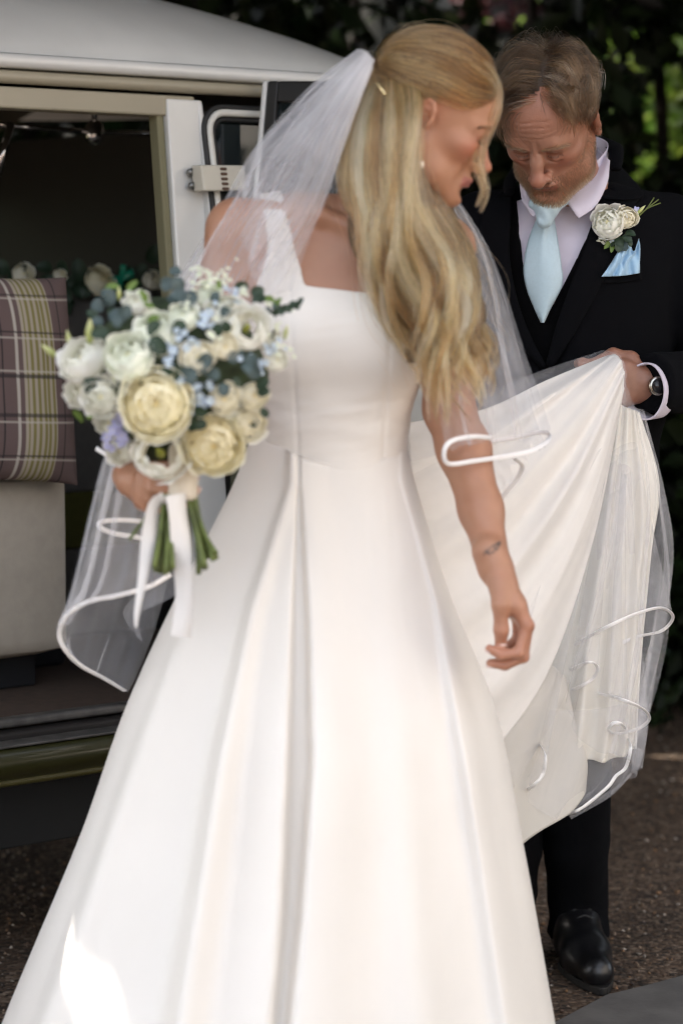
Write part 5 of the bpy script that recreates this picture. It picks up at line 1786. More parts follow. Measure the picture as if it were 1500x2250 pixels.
for i in range(NL):
    s_ = 5 * (i + r.random()) / NL if i % 4 else r.uniform(3.6, 5)
    k0 = min(int(s_), 4); f_ = s_ - k0
    c = GDW[k0] * (1 - f_) + GDW[k0 + 1] * f_
    ph = r.normal(0, .55) + s_ * 1.3
    amp = (.0030 + .021 * sstep(.25, .90, tl_)) * r.uniform(.5, 1.3)
    wl_ = r.normal(2.35, .14) * 2 * np.pi
    dep = r.uniform(-.6, 1.0)
    off = np.stack([amp * np.sin(wl_ * tl_ + ph), .022 * dep * (.5 + .5 * sstep(0, .3, tl_)) + amp * .8 * np.cos(wl_ * tl_ + ph), 0 * tl_], 1)
    c = c + off
    L_ = r.uniform(.80, 1.0) if i % 3 else r.uniform(.65, .95)
    cut = np.interp(tl_ * L_, tl_, np.arange(40))
    c = np.stack([np.interp(cut, np.arange(40), c[:, j]) for j in range(3)], 1)
    a = r.uniform(0, 6.28, NSTR); rr_ = np.sqrt(r.random(NSTR))
    spread = (.0028 + .0042 * np.sin(np.pi * np.clip(tl_ * .9, 0, 1)) ** .7) * (1 - .55 * sstep(.75, 1, tl_))
    dx = (np.cos(a) * rr_)[:, None] * spread[None]; dy = (np.sin(a) * rr_)[:, None] * spread[None] * 1.2
    st = np.broadcast_to(c[None], (NSTR, 40, 3)).copy()
    st[..., 0] += dx; st[..., 1] += dy
    st += .0012 * np.sin(tl_[None, :, None] * 9 + r.uniform(0, 6.28, (NSTR, 1, 3)))
    endl = 1 - .16 * r.random(NSTR) ** 2
    idx = np.clip(tl_[None] * endl[:, None] * 39, 0, 38.999); i0 = idx.astype(int); ff = (idx - i0)[..., None]
    st = np.take_along_axis(st, i0[..., None], 1) * (1 - ff) + np.take_along_axis(st, i0[..., None] + 1, 1) * ff
    hs.append(st); ht.append(.48 + .33 * r.normal() + .10 * r.normal(size=NSTR) - .10 * (dep > .3))
hang = np.concatenate(hs)
# face-framing strands
fs, ftn = [], []
FG = [[(985, 118, 3.50), (1040, 150, 3.505), (1076, 182, 3.515), (1086, 215, 3.525), (1076, 255, 3.525), (1060, 300, 3.53), (1050, 335, 3.53), (1050, 365, 3.53), (1060, 390, 3.53), (1068, 416, 3.53), (1066, 440, 3.53), (1056, 466, 3.53)],
      [(1010, 105, 3.52), (1060, 140, 3.53), (1084, 175, 3.535), (1090, 210, 3.54), (1084, 255, 3.54), (1066, 300, 3.54), (1054, 335, 3.54), (1052, 362, 3.54), (1056, 390, 3.54), (1058, 414, 3.54), (1052, 436, 3.54), (1046, 452, 3.54)]]
for gi_, g_ in enumerate(FG):
    c = catmull([P(*x) for x in g_], 40)
    for k in range(3):
        m = 12
        st = np.broadcast_to(c[None], (m, 40, 3)).copy()
        o_ = r.normal(0, 1, (1, 1, 3)) * .0028 * np.array([1.2, 1, .5]) * np.sin(np.pi * tl_ ** .7)[None, :, None]
        st += o_ + r.normal(0, 1, (m, 1, 3)) * (.0012 + .0022 * np.sin(np.pi * tl_)[None, :, None]) + .001 * np.sin(8 * tl_[None, :, None] + r.uniform(0, 6, (m, 1, 3)))
        fs.append(st); ftn.append(.42 + .15 * r.normal() + .08 * r.normal(size=m))
fm = 420                                # flyaways
k_ = r.integers(0, len(hang), fm)
fly = hang[k_] + r.normal(0, 1, (fm, 1, 3)) * np.array([.016, .010, .004]) * (tl_ ** .8)[None, :, None] + .006 * np.sin(tl_[None, :, None] * r.uniform(5, 12, (fm, 1, 1)) + r.uniform(0, 6, (fm, 1, 3)))
kt = r.integers(0, len(top), 260)
flt = top[kt] + r.normal(0, 1, (260, 1, 3)) * .004 * np.sin(np.pi * np.linspace(0, 1, 18))[None, :, None] + np.array([0, 0, .004])[None, None] * np.sin(np.pi * np.linspace(0, 1, 18))[None, :, None]
hairs = [top, hang, np.concatenate(fs), fly, flt]
ftn += [r.uniform(.4, .9, fm), r.uniform(.3, .8, 260)]
# hair under-mass so the lengths are not see-through
mid = GDW[[0, 1, 2, 3, 4, 5]]
G = bisurf(mid, 24, 40)
sh = np.linspace(0, 1, 40)
G = G[:, :35]
G[..., 1] += .020
G[..., 0] += (.010 * np.sin(np.linspace(0, 1, 35) * 17)[None] + .004 * np.sin(np.linspace(0, 40, 24))[:, None]) * sstep(.1, .5, np.linspace(0, 1, 35))[None]
V, F = grid_vf(G)
HROOT = mat('blonde_under', (.20, .13, .07), rough=.6, noise=.45, nscale=70)
hmesh = mesh_obj('hair', V, F, HROOT, BRIDE)
m_ = hmesh.modifiers.new('thick', 'SOLIDIFY'); m_.thickness = .012; m_.offset = 0
strands('hair_strands', hairs, .00024, .00008, BLOND, hmesh, np.clip(np.concatenate([ttone] + ht + ftn), 0, 1))
Sc = Sdf(); Sc.frame(BR_R, BR_T, BS)
Sc.ball(C0, RR + .0030, k=.01); Sc.ball((0, .028, .032), (.0690, .0690, .0640), k=.03); Sc.frame()
Vc, Fc = Sc.mesh(.004)
lc_ = to_local(Vc, BR_R, BR_T, BS)
hl2 = np.where(lc_[:, 1] > .03, .066 + .020 * np.cos(lc_[:, 0] * 38), np.where(lc_[:, 1] > -.005, .026 + (lc_[:, 1] + .005) * 1.2, .0))
keep = lc_[:, 2] > hl2
mesh_obj('hair_roots', Vc, Fc[keep[Fc].all(1)], HROOT, hmesh)
# jewellery
C = catmull([P(758, 455, 3.53), P(772, 490, 3.515), P(786, 520, 3.507), P(793, 548, 3.503)], 16)
V, F = tube_vf(C, .0007, 6); nl = mesh_obj('necklace', V, F, mat('gold', (.80, .62, .34), rough=.25, metal=1), BRIDE)
for k in (3, 6, 9, 12, 15):
    b = Sdf().ball(C[k] - np.array([0, .001, 0]), .0022 + .0012 * (k == 15)); V, F = b.mesh(.0009); mesh_obj('pearl', V, F, mat('pearl', (.80, .74, .66), rough=.2), nl)
b = Sdf().ball(P(926, 362, 3.462), (.0032, .0032, .0055)); V, F = b.mesh(.0012); mesh_obj('earring', V, F, mat('pearl', (.80, .74, .66)), BRIDE)
C = catmull([P(828, 182, 3.475), P(838, 196, 3.468), P(846, 208, 3.466)], 14)
V, F = tube_vf(C, .002, 6); hp_ = mesh_obj('hair_pin', V, F, mat('gold', (.80, .62, .34)), BRIDE)
# ------------------------------------------------------------------ wedding dress
SATIN = mat('ivory_satin', (.81, .772, .722), rough=.62, sheen=.12, noise=.03, nscale=5, bump=.06, bscale=1500, spec=.3)
LININGS = mat('ivory_lining', (.76, .72, .64), rough=.75, sheen=.05, noise=.04, nscale=6)
RIBBON = mat('white_satin_ribbon', (.86, .84, .83), rough=.35, sheen=.2)
TULLE = tulle_mat('veil_tulle', .21)
TULLE2 = tulle_mat('train_tulle', .16)

SB = Sdf(); torso_sdf(SB, .006)
keep_b = pixpoly([(672, 626), (760, 638), (880, 652), (905, 655), (925, 540), (935, 470), (978, 470), (985, 560), (975, 650), (990, 700), (960, 1085), (500, 1085), (545, 700), (560, 640), (588, 560), (582, 480), (562, 415), (584, 380), (608, 385), (632, 470), (650, 560)], 3.55)


def bod_extra(p, d):
    d = np.maximum(d, poly_sd(p[:, 0], p[:, 2], keep_b))
    u = np.abs(p[:, 0] - P(742, 700, 3.55)[0])
    d = d + .0017 * noise3(p * np.array([.8, 1, 2.4]), 17, 3, 24) * sstep(.02, .10, np.abs(p[:, 2] - P(0, 800, 3.5)[2]) + .03)
    for px0, px1 in ((640, 655), (858, 842)):                                        # princess seams
        x0, x1 = P(px0, 700, 3.53)[0], P(px1, 1010, 3.53)[0]
        zt_, zb_ = P(0, 700, 3.53)[2], P(0, 1010, 3.53)[2]
        xs = x0 + (x1 - x0) * (zt_ - p[:, 2]) / (zt_ - zb_)
        d = d + .0020 * np.exp(-((p[:, 0] - xs) / .0022) ** 2)
    return d


V, F = SB.mesh(.0035, extra=bod_extra)
DRESS = mesh_obj('dress', V, F, SATIN, BRIDE)

# skirt: rows from the waist seam to the ground
ys = np.array([968, 1100, 1320, 1560, 1850, 2250, 2560])
cxs = np.array([727, 715, 690, 682, 660, 612, 580])
hws = np.array([166, 212, 310, 418, 505, 632, 720])
FOLDS = [  # x at y = 1030, 1300, 1600, 1900, 2250 ; amplitude (m) ; sharpness left / right ; start
    ([664, 686, 698, 678, 640], .060, .024, .26, 0.0),
    ([652, 642, 634, 622, 590], .052, .18, .022, 0.0),
    ([640, 560, 500, 452, 395], .060, .05, .10, .0),
    ([566, 430, 318, 215, 85], .045, .09, .12, .12),
    ([882, 958, 1012, 1062, 1120], .040, .05, .16, .0),
    ([800, 850, 880, 905, 930], .030, .12, .12, .15),
]
nt_, nf = 150, 420
tt = np.linspace(0, 1, nt_)
yy = 968 + (2560 - 968) * tt
cx = catmull(np.stack([ys, cxs, hws], 1).astype(float), 400)
cpx = np.interp(yy, cx[:, 0], cx[:, 1]); hpx = np.interp(yy, cx[:, 0], cx[:, 2])
phi = np.linspace(-np.pi, np.pi, nf)
G = np.zeros((nt_, nf, 3))
fy = np.array([1030, 1300, 1600, 1900, 2250])
r = np.random.default_rng(77)
backf = [(r.uniform(1.7, 4.6), r.uniform(.02, .05), r.uniform(.1, .22)) for _ in range(12)]
for i in range(nt_):
    y_ = yy[i]; Yc = 3.63 - .02 * tt[i]
    sc_ = 1 / 5312 * Yc
    a = hpx[i] * sc_ * .985; b = a * (.80 + .03 * tt[i])
    cw = P(cpx[i], y_, Yc)
    D = np.zeros(nf)
    gt = sstep(0.0, .75, tt[i])
    for xs, A, sl, sr, st in FOLDS:
        xe = np.interp(y_, fy, xs) if y_ <= 2250 else xs[-1] + (xs[-1] - xs[-2]) / 350 * (y_ - 2250) * .7
        pe = math.asin(np.clip((xe - cpx[i]) / hpx[i], -.97, .97))
        amp = 1.35 * A * sstep(st - .02, st + .5, tt[i]) * .75 + A * .16 * (st < .05)
        dd = phi - pe
        D += amp * np.where(dd < 0, np.exp(-(dd / sl) ** 2), np.exp(-(dd / sr) ** 2))
    pb = np.where(phi < 0, phi + 2 * np.pi, phi)
    for pc, A, sg in backf:
        D += A * gt * np.exp(-((pb - pc) / sg) ** 2)
    mod = np.where(np.abs(phi) < 1.9, 1, 1.0)
    dip = .030 * np.cos(phi) * (1 - tt[i]) ** 6 * 1.0       # the seam dips in front
    x = cw[0] + (a + D * np.abs(np.sin(phi)) * .12) * np.sin(phi)
    y = Yc - (b + D) * np.cos(phi) + (D * 0)
    x += D * .25 * np.sin(phi) * 0
    z = np.full(nf, max(cw[2], .012)) - dip * (np.cos(phi) > 0) + .028 * np.clip(-np.sin(phi), 0, 1) * (1 - tt[i]) ** 6
    G[i] = np.stack([x, y, z], 1)
G += (.0030 * noise3(G * np.array([1.0, 1.0, .35]), 6, 3, 7))[..., None] * np.array([0, 1.0, 0]) * sstep(.05, .4, tt)[:, None, None]
cr = noise3(G * np.array([1.0, 1.0, .5]), 41, 3, 20)
G += (.0016 * cr + .0022 * np.clip(cr, .2, 1) * np.exp(-((tt - .08) / .10) ** 2)[:, None])[..., None] * np.array([.2, -1.0, 0]) * sstep(.01, .1, tt)[:, None, None]
V, F = grid_vf(G)
skirt = mesh_obj('skirt', V, F, SATIN, DRESS)
m_ = skirt.modifiers.new('thick', 'SOLIDIFY'); m_.thickness = .003; m_.offset = -1
# waist seam piping
ring = G[0] + np.array([0, -.0015, .0])
V, F = tube_vf(ring - np.array([0, -.0015, 0]), .0010, 6); mesh_obj('waist_seam', V, F, SATIN, DRESS)


def sheet(name, ctrl, m, parent, nu=60, nv=60, fold=None, thick=.0, wr=0.0, seed=1, gather=0.0, streak=.22, ydisp=False):
    S_ = bisurf([[P(*c) for c in row] for row in ctrl], nu, nv)
    u, v = np.meshgrid(np.linspace(0, 1, nu), np.linspace(0, 1, nv), indexing='ij')
    if fold is not None:
        du = np.gradient(S_, axis=0); dv = np.gradient(S_, axis=1)
        n_ = np.cross(du, dv); n_ /= np.linalg.norm(n_, axis=-1, keepdims=True) + 1e-9
        n_ *= np.sign(-n_[..., 1:2] + 1e-9)
        if ydisp:
            S_ = S_ + np.array([0, -1.0, 0]) * (fold(u, v) * np.clip(8 * u * (1 - u), 0, 1) ** .7)[..., None]
        else:
            S_ = S_ + n_ * fold(u, v)[..., None]
    if wr: S_ = S_ + wr * np.stack([noise3(S_, seed, 2, 12), noise3(S_, seed + 1, 2, 12), noise3(S_, seed + 2, 2, 12)], -1)
    V, F = grid_vf(S_)
    q_ = np.random.default_rng(seed + nu).uniform(0, 6, 6)
    den = (1 + gather * (1 - v) ** 3.5) * (1 + streak * .28 * np.sin(u * 61 + q_[0] + .6 * v) * np.sin(u * 23 + q_[1]) + streak * .22 * np.sin(u * 117 + q_[2] - v) + streak * .12 * np.sin(u * 190 + q_[3]))
    o = mesh_obj(name, V, F, m, parent, attrs={'dens': np.clip(den, .3, 6).ravel()})
    if thick:
        k = o.modifiers.new('thick', 'SOLIDIFY'); k.thickness = thick; k.offset = 0
    return o, S_


# train gathered in the man's hand: rows fan out from the hand
def fold_a(u, v):
    k = np.clip(v * 3.0, .25, 1) * (1 - .45 * v)
    w = u + .05 * np.sin(v * 3)
    rd = lambda c, s: np.exp(-np.abs((w - c) / s) ** 1.6)
    return k * (.030 * rd(.16, .07) + .034 * rd(.40, .08) + .030 * rd(.62, .06) + .036 * rd(.84, .07) - .006 * np.sin(u * 40 + 2 * v)) + .003 * np.sin(u * 23 + v * 9) * np.sin(v * 7 + u * 3)


train, TA = sheet('train', [
    [(1330, 784, 4.165), (1200, 836, 4.03), (1060, 900, 3.91), (890, 930, 3.81)],
    [(1350, 780, 4.135), (1212, 895, 3.99), (1080, 1010, 3.87), (905, 1060, 3.77)],
    [(1362, 792, 4.115), (1232, 975, 3.97), (1100, 1130, 3.85), (945, 1230, 3.75)],
    [(1368, 815, 4.110), (1258, 1055, 3.97), (1130, 1260, 3.85), (975, 1400, 3.74)],
    [(1368, 845, 4.115), (1284, 1130, 4.00), (1165, 1390, 3.86), (1005, 1560, 3.73)],
    [(1364, 878, 4.130), (1300, 1190, 4.03), (1196, 1490, 3.89), (1045, 1700, 3.73)],
], SATIN, DRESS, 150, 90, fold_a, .003, ydisp=True)
# the fall below the hand, lining showing


def fold_c(u, v):
    k = np.clip(.35 + v * 1.1, 0, 1)
    w = u + .03 * np.sin(v * 5 + 1)
    rd = lambda c, s: np.exp(-np.abs((w - c) / s) ** 1.7)
    return k * (.030 * rd(.30, .06) + .034 * rd(.50, .055) + .030 * rd(.68, .05) + .024 * rd(.86, .05)) + .003 * np.sin(u * 17 + v * 8) * np.sin(v * 5)


sheet('train_fall', [
    [(1340, 870, 4.175), (1262, 1150, 4.13), (1185, 1400, 4.09), (1150, 1560, 4.07), (1140, 1690, 4.06)],
    [(1356, 885, 4.170), (1312, 1150, 4.12), (1258, 1400, 4.08), (1232, 1560, 4.06), (1222, 1672, 4.05)],
    [(1370, 893, 4.170), (1352, 1150, 4.12), (1312, 1400, 4.08), (1294, 1560, 4.06), (1288, 1668, 4.05)],
    [(1386, 899, 4.175), (1394, 1140, 4.14), (1366, 1390, 4.11), (1350, 1560, 4.09), (1342, 1664, 4.09)],
    [(1400, 905, 4.190), (1436, 1060, 4.17), (1418, 1240, 4.16), (1398, 1450, 4.14), (1388, 1645, 4.13)],
    [(1404, 910, 4.220), (1446, 1066, 4.21), (1424, 1230, 4.21), (1404, 1440, 4.20), (1388, 1630, 4.19)],
], LININGS, DRESS, 150, 80, fold_c, .003, ydisp=True)
# lower sweep, underside towards us
fold_b = lambda u, v: .012 * np.sin(u * 8 + v * 3) * np.clip(v * 1.5, 0, 1)
sheet('train_sweep', [
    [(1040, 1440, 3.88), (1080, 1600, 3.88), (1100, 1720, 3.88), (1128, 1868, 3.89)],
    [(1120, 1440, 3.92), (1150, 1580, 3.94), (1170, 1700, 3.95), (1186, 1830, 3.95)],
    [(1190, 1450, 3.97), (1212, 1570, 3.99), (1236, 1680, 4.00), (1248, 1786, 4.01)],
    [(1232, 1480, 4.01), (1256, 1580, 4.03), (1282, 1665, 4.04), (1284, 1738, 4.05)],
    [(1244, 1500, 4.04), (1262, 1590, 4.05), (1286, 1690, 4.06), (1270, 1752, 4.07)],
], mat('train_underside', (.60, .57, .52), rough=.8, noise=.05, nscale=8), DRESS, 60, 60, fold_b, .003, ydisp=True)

# tulle laid over the train, with its satin edge
def veil_fold(fr, am, ph=0.0):
    return lambda u, v: am * (np.sin(u * fr + ph + 1.5 * v) + .6 * np.sin(u * fr * 2.3 + 2 + 2 * v) + .25 * np.sin(u * fr * 4.1 + v * 2)) * np.clip(.1 + v * 1.3, 0, 1)


tu, _ = sheet('train_tulle', [
    [(1322, 770, 4.15), (1180, 820, 4.01), (1060, 868, 3.89), (895, 935, 3.79)],
    [(1350, 775, 4.10), (1210, 900, 3.95), (1075, 1020, 3.83), (905, 1100, 3.73)],
    [(1372, 800, 4.09), (1260, 1020, 3.93), (1120, 1220, 3.80), (960, 1330, 3.70)],
    [(1374, 850, 4.09), (1310, 1130, 3.96), (1180, 1390, 3.82), (1010, 1540, 3.69)],
    [(1374, 880, 4.10), (1345, 1200, 4.01), (1255, 1520, 3.90), (1140, 1740, 3.78)],
], TULLE2, DRESS, 120, 70, veil_fold(22, .008), streak=.25)
sheet('train_tulle', [
    [(1366, 790, 4.09), (1345, 1100, 4.00), (1280, 1370, 3.96), (1258, 1440, 3.95), (1240, 1540, 3.95)],
    [(1378, 850, 4.10), (1390, 1100, 4.02), (1345, 1350, 4.00), (1320, 1500, 3.99), (1290, 1640, 3.99)],
    [(1392, 890, 4.13), (1425, 1070, 4.08), (1420, 1300, 4.06), (1405, 1480, 4.04), (1360, 1660, 4.03)],
    [(1410, 900, 4.17), (1450, 1080, 4.13), (1462, 1240, 4.11), (1415, 1500, 4.09), (1388, 1690, 4.08)],
    [(1415, 905, 4.21), (1452, 1100, 4.19), (1476, 1345, 4.18), (1430, 1560, 4.15), (1345, 1730, 4.12)],
], TULLE2, DRESS, 110, 90, veil_fold(17, .012, 1), streak=.25)
sheet('train_tulle', [
    [(1205, 1560, 3.93), (1185, 1640, 3.93), (1160, 1700, 3.93), (1138, 1745, 3.92)],
    [(1290, 1560, 3.97), (1250, 1660, 3.97), (1220, 1740, 3.97), (1200, 1790, 3.97)],
    [(1400, 1540, 4.06), (1370, 1640, 4.06), (1310, 1740, 4.05), (1240, 1790, 4.03)],
    [(1420, 1540, 4.11), (1415, 1640, 4.11), (1370, 1715, 4.10), (1250, 1788, 4.06)],
], TULLE2, DRESS, 60, 60, veil_fold(12, .008, 2), streak=.25)


def edge_ribbon(name, pts, parent, w=.0058, n=90, flounce=None, m=None):
    C = catmull([P(*p) for p in pts], n)
    # the band is spread across its run, in a plane that rolls a little
    T = np.gradient(C, axis=0); T /= np.linalg.norm(T, axis=1)[:, None]
    Nn = np.cross(T, np.array([.25, 1.0, .15]))
    Nn /= np.linalg.norm(Nn, axis=1)[:, None] + 1e-9
    roll = .25 * np.sin(np.linspace(0, 7, n))[:, None]
    Nn = Nn * np.cos(roll) + np.cross(T, Nn) * np.sin(roll)
    V, F = ribbon_vf(C, w, Nn)
    if flounce is not None:            # net running from the band up to where it is held
        H_ = P(*flounce[0]); k = np.linspace(0, 1, 40)[:, None, None]
        G_ = C[None] * (1 - k) + (C[None] * (1 - flounce[1]) + H_[None, None] * flounce[1]) * k
        G_[..., 1] += .012 * np.sin(np.linspace(0, 9, n))[None] * (1 - k[..., 0]) + .03 * np.sin(np.pi * k[..., 0])
        v_, f_ = grid_vf(G_)
        mesh_obj('tulle_flounce', v_, f_, TULLE2, parent, attrs={'dens': np.full(len(v_), .9)})
    return mesh_obj(name, V, F, m or RIBBON, parent)


for pts in (
    [(1262, 1416, 3.95), (1335, 1376, 3.96), (1400, 1347, 4.00), (1452, 1336, 4.06), (1477, 1356, 4.14), (1452, 1386, 4.16), (1390, 1402, 4.10), (1318, 1438, 4.03)],
    [(1252, 1472, 3.95), (1290, 1456, 3.96), (1311, 1464, 3.99), (1304, 1488, 4.02), (1275, 1508, 4.02), (1243, 1520, 4.00)],
    [(1308, 1522, 3.97), (1368, 1538, 3.98), (1412, 1558, 4.02), (1425, 1580, 4.08), (1402, 1600, 4.10), (1356, 1612, 4.06), (1335, 1603, 4.02), (1348, 1588, 4.00), (1368, 1594, 4.02), (1375, 1612, 4.06)],
    [(1372, 1608, 4.05), (1384, 1640, 4.05), (1374, 1685, 4.06), (1352, 1705, 4.06), (1335, 1728, 4.05), (1290, 1766, 4.03), (1262, 1783, 4.02), (1232, 1790, 4.00)],
    [(1178, 1620, 3.92), (1196, 1660, 3.92), (1192, 1700, 3.92), (1168, 1728, 3.92), (1136, 1745, 3.91)],
    [(1180, 1400, 3.80), (1140, 1425, 3.79), (1110, 1460, 3.78), (1095, 1475, 3.77)],
):
    pts = [(pts[0][0], pts[0][1], pts[0][2] + .10)] + pts[1:-1] + [(pts[-1][0], pts[-1][1], pts[-1][2] + .09)]      # ends tucked into the folds
    edge_ribbon('tulle_edge', pts, tu, flounce=((1372, 850, 4.10), .75))
# ------------------------------------------------------------------ veil
# gathered comb at the back of the head; the left fall passes over the shoulder and arm
veil, VA = sheet('veil', [
    [(812, 112, 3.535), (700, 200, 3.62), (565, 322, 3.66), (472, 490, 3.66), (392, 625, 3.64), (315, 800, 3.60), (235, 1010, 3.58), (165, 1290, 3.52), (130, 1385, 3.50)],
    [(806, 118, 3.50), (705, 230, 3.52), (585, 352, 3.53), (492, 492, 3.525), (418, 630, 3.52), (342, 810, 3.50), (265, 1010, 3.47), (205, 1270, 3.46), (165, 1335, 3.455)],
    [(808, 128, 3.48), (715, 260, 3.49), (622, 390, 3.505), (535, 505, 3.505), (462, 645, 3.50), (400, 820, 3.46), (300, 1010, 3.43), (255, 1250, 3.43), (230, 1318, 3.43)],
    [(814, 140, 3.47), (735, 290, 3.48), (665, 430, 3.50), (590, 540, 3.50), (520, 660, 3.495), (450, 830, 3.47), (345, 1010, 3.44), (310, 1240, 3.44), (300, 1300, 3.44)],
    [(820, 150, 3.475), (758, 310, 3.48), (708, 460, 3.50), (640, 590, 3.515), (575, 690, 3.50), (500, 850, 3.49), (400, 1010, 3.46), (365, 1230, 3.46), (375, 1262, 3.46)],
], TULLE, BRIDE, 260, 110, veil_fold(30, .0065), gather=1.4)
# second, folded-back layer over the crown of the fall
sheet('veil_layer', [
    [(786, 108, 3.56), (690, 185, 3.64), (590, 290, 3.72), (552, 345, 3.74), (520, 470, 3.72)],
    [(800, 110, 3.51), (705, 200, 3.53), (620, 320, 3.55), (575, 420, 3.55), (540, 540, 3.54)],
    [(812, 120, 3.475), (730, 250, 3.48), (660, 390, 3.49), (600, 520, 3.495), (570, 640, 3.49)],
    [(822, 132, 3.465), (765, 290, 3.465), (712, 440, 3.48), (668, 560, 3.50), (640, 640, 3.50)],
], TULLE, veil, 200, 80, veil_fold(34, .005, 2), gather=2.0)
sheet('veil_layer', [
    [(786, 118, 3.57), (700, 205, 3.66), (620, 330, 3.74), (560, 480, 3.78), (470, 640, 3.78), (400, 800, 3.74)],
    [(795, 125, 3.60), (730, 250, 3.66), (680, 400, 3.72), (640, 540, 3.75), (600, 700, 3.75), (560, 850, 3.74)],
    [(806, 135, 3.62), (770, 280, 3.68), (750, 430, 3.72), (720, 580, 3.75), (700, 720, 3.75), (680, 860, 3.75)],
], TULLE, veil, 160, 60, veil_fold(28, .006, 1), gather=2.0)
# lower left panel with the rolled edge
sheet('veil_panel', [
    [(235, 985, 3.60), (190, 1200, 3.56), (140, 1350, 3.53), (131, 1392, 3.52), (150, 1432, 3.53)],
    [(270, 1000, 3.64), (240, 1200, 3.62), (200, 1350, 3.60), (180, 1430, 3.59), (180, 1462, 3.59)],
    [(320, 1010, 3.66), (300, 1210, 3.66), (270, 1360, 3.66), (240, 1460, 3.65), (232, 1490, 3.65)],
    [(400, 1010, 3.68), (380, 1210, 3.70), (340, 1380, 3.70), (300, 1490, 3.70), (285, 1525, 3.70)],
], TULLE, veil, 60, 60, veil_fold(14, .006, .5))
sheet('veil_panel', [
    [(420, 1190, 3.60), (345, 1270, 3.60), (275, 1335, 3.60), (285, 1380, 3.60)],
    [(440, 1250, 3.60), (380, 1310, 3.60), (310, 1350, 3.60), (312, 1410, 3.60)],
], TULLE, veil, 12, 30, veil_fold(8, .004))
# right fall behind the hair, over the other arm
sheet('veil_fall', [
    [(880, 330, 3.68), (930, 470, 3.66), (945, 600, 3.62), (950, 760, 3.55), (962, 900, 3.50), (975, 990, 3.475)],
    [(940, 380, 3.70), (985, 500, 3.68), (1000, 640, 3.64), (1010, 780, 3.56), (1020, 900, 3.51), (1040, 975, 3.49)],
    [(985, 420, 3.72), (1035, 520, 3.72), (1065, 640, 3.70), (1080, 780, 3.64), (1100, 890, 3.58), (1110, 968, 3.55)],
    [(1000, 428, 3.76), (1068, 540, 3.78), (1110, 660, 3.78), (1150, 800, 3.74), (1180, 890, 3.68), (1203, 955, 3.62)],
], TULLE, veil, 200, 80, veil_fold(26, .0075, .3))
sheet('veil_fall', [
    [(1000, 428, 3.77), (1060, 540, 3.80), (1100, 660, 3.82), (1140, 790, 3.80), (1170, 900, 3.72), (1196, 975, 3.66)],
    [(960, 420, 3.78), (1000, 560, 3.80), (1040, 700, 3.80), (1080, 850, 3.76), (1110, 960, 3.70), (1140, 1010, 3.66)],
    [(900, 400, 3.78), (930, 560, 3.80), (960, 720, 3.80), (1000, 880, 3.76), (1040, 1000, 3.70), (1085, 1115, 3.64)],
], TULLE, veil, 140, 80, veil_fold(20, .008, 1.3))
for pts in (
    [(1078, 962, 3.50), (1035, 960, 3.485), (990, 970, 3.475), (975, 993, 3.47), (985, 1019, 3.475), (1040, 1013, 3.50), (1100, 1004, 3.54), (1160, 992, 3.58), (1198, 972, 3.62), (1206, 955, 3.645), (1185, 950, 3.66), (1130, 962, 3.66), (1070, 972, 3.65)],
    [(1130, 1008, 3.57), (1146, 1024, 3.60), (1136, 1050, 3.62), (1112, 1080, 3.63), (1086, 1115, 3.64)],
    [(375, 1262, 3.46), (330, 1288, 3.445), (262, 1308, 3.44), (195, 1322, 3.455), (150, 1350, 3.48), (131, 1390, 3.51), (142, 1425, 3.53), (178, 1462, 3.58), (232, 1492, 3.64), (275, 1518, 3.68)],
    [(212, 985, 3.50), (238, 1002, 3.49), (270, 1022, 3.48), (312, 1042, 3.47)],
    [(318, 1146, 3.55), (265, 1143, 3.53), (225, 1146, 3.51), (220, 1158, 3.50), (250, 1172, 3.51), (300, 1180, 3.53), (320, 1188, 3.54)],
):
    edge_ribbon('veil_edge', pts, veil, .0068)
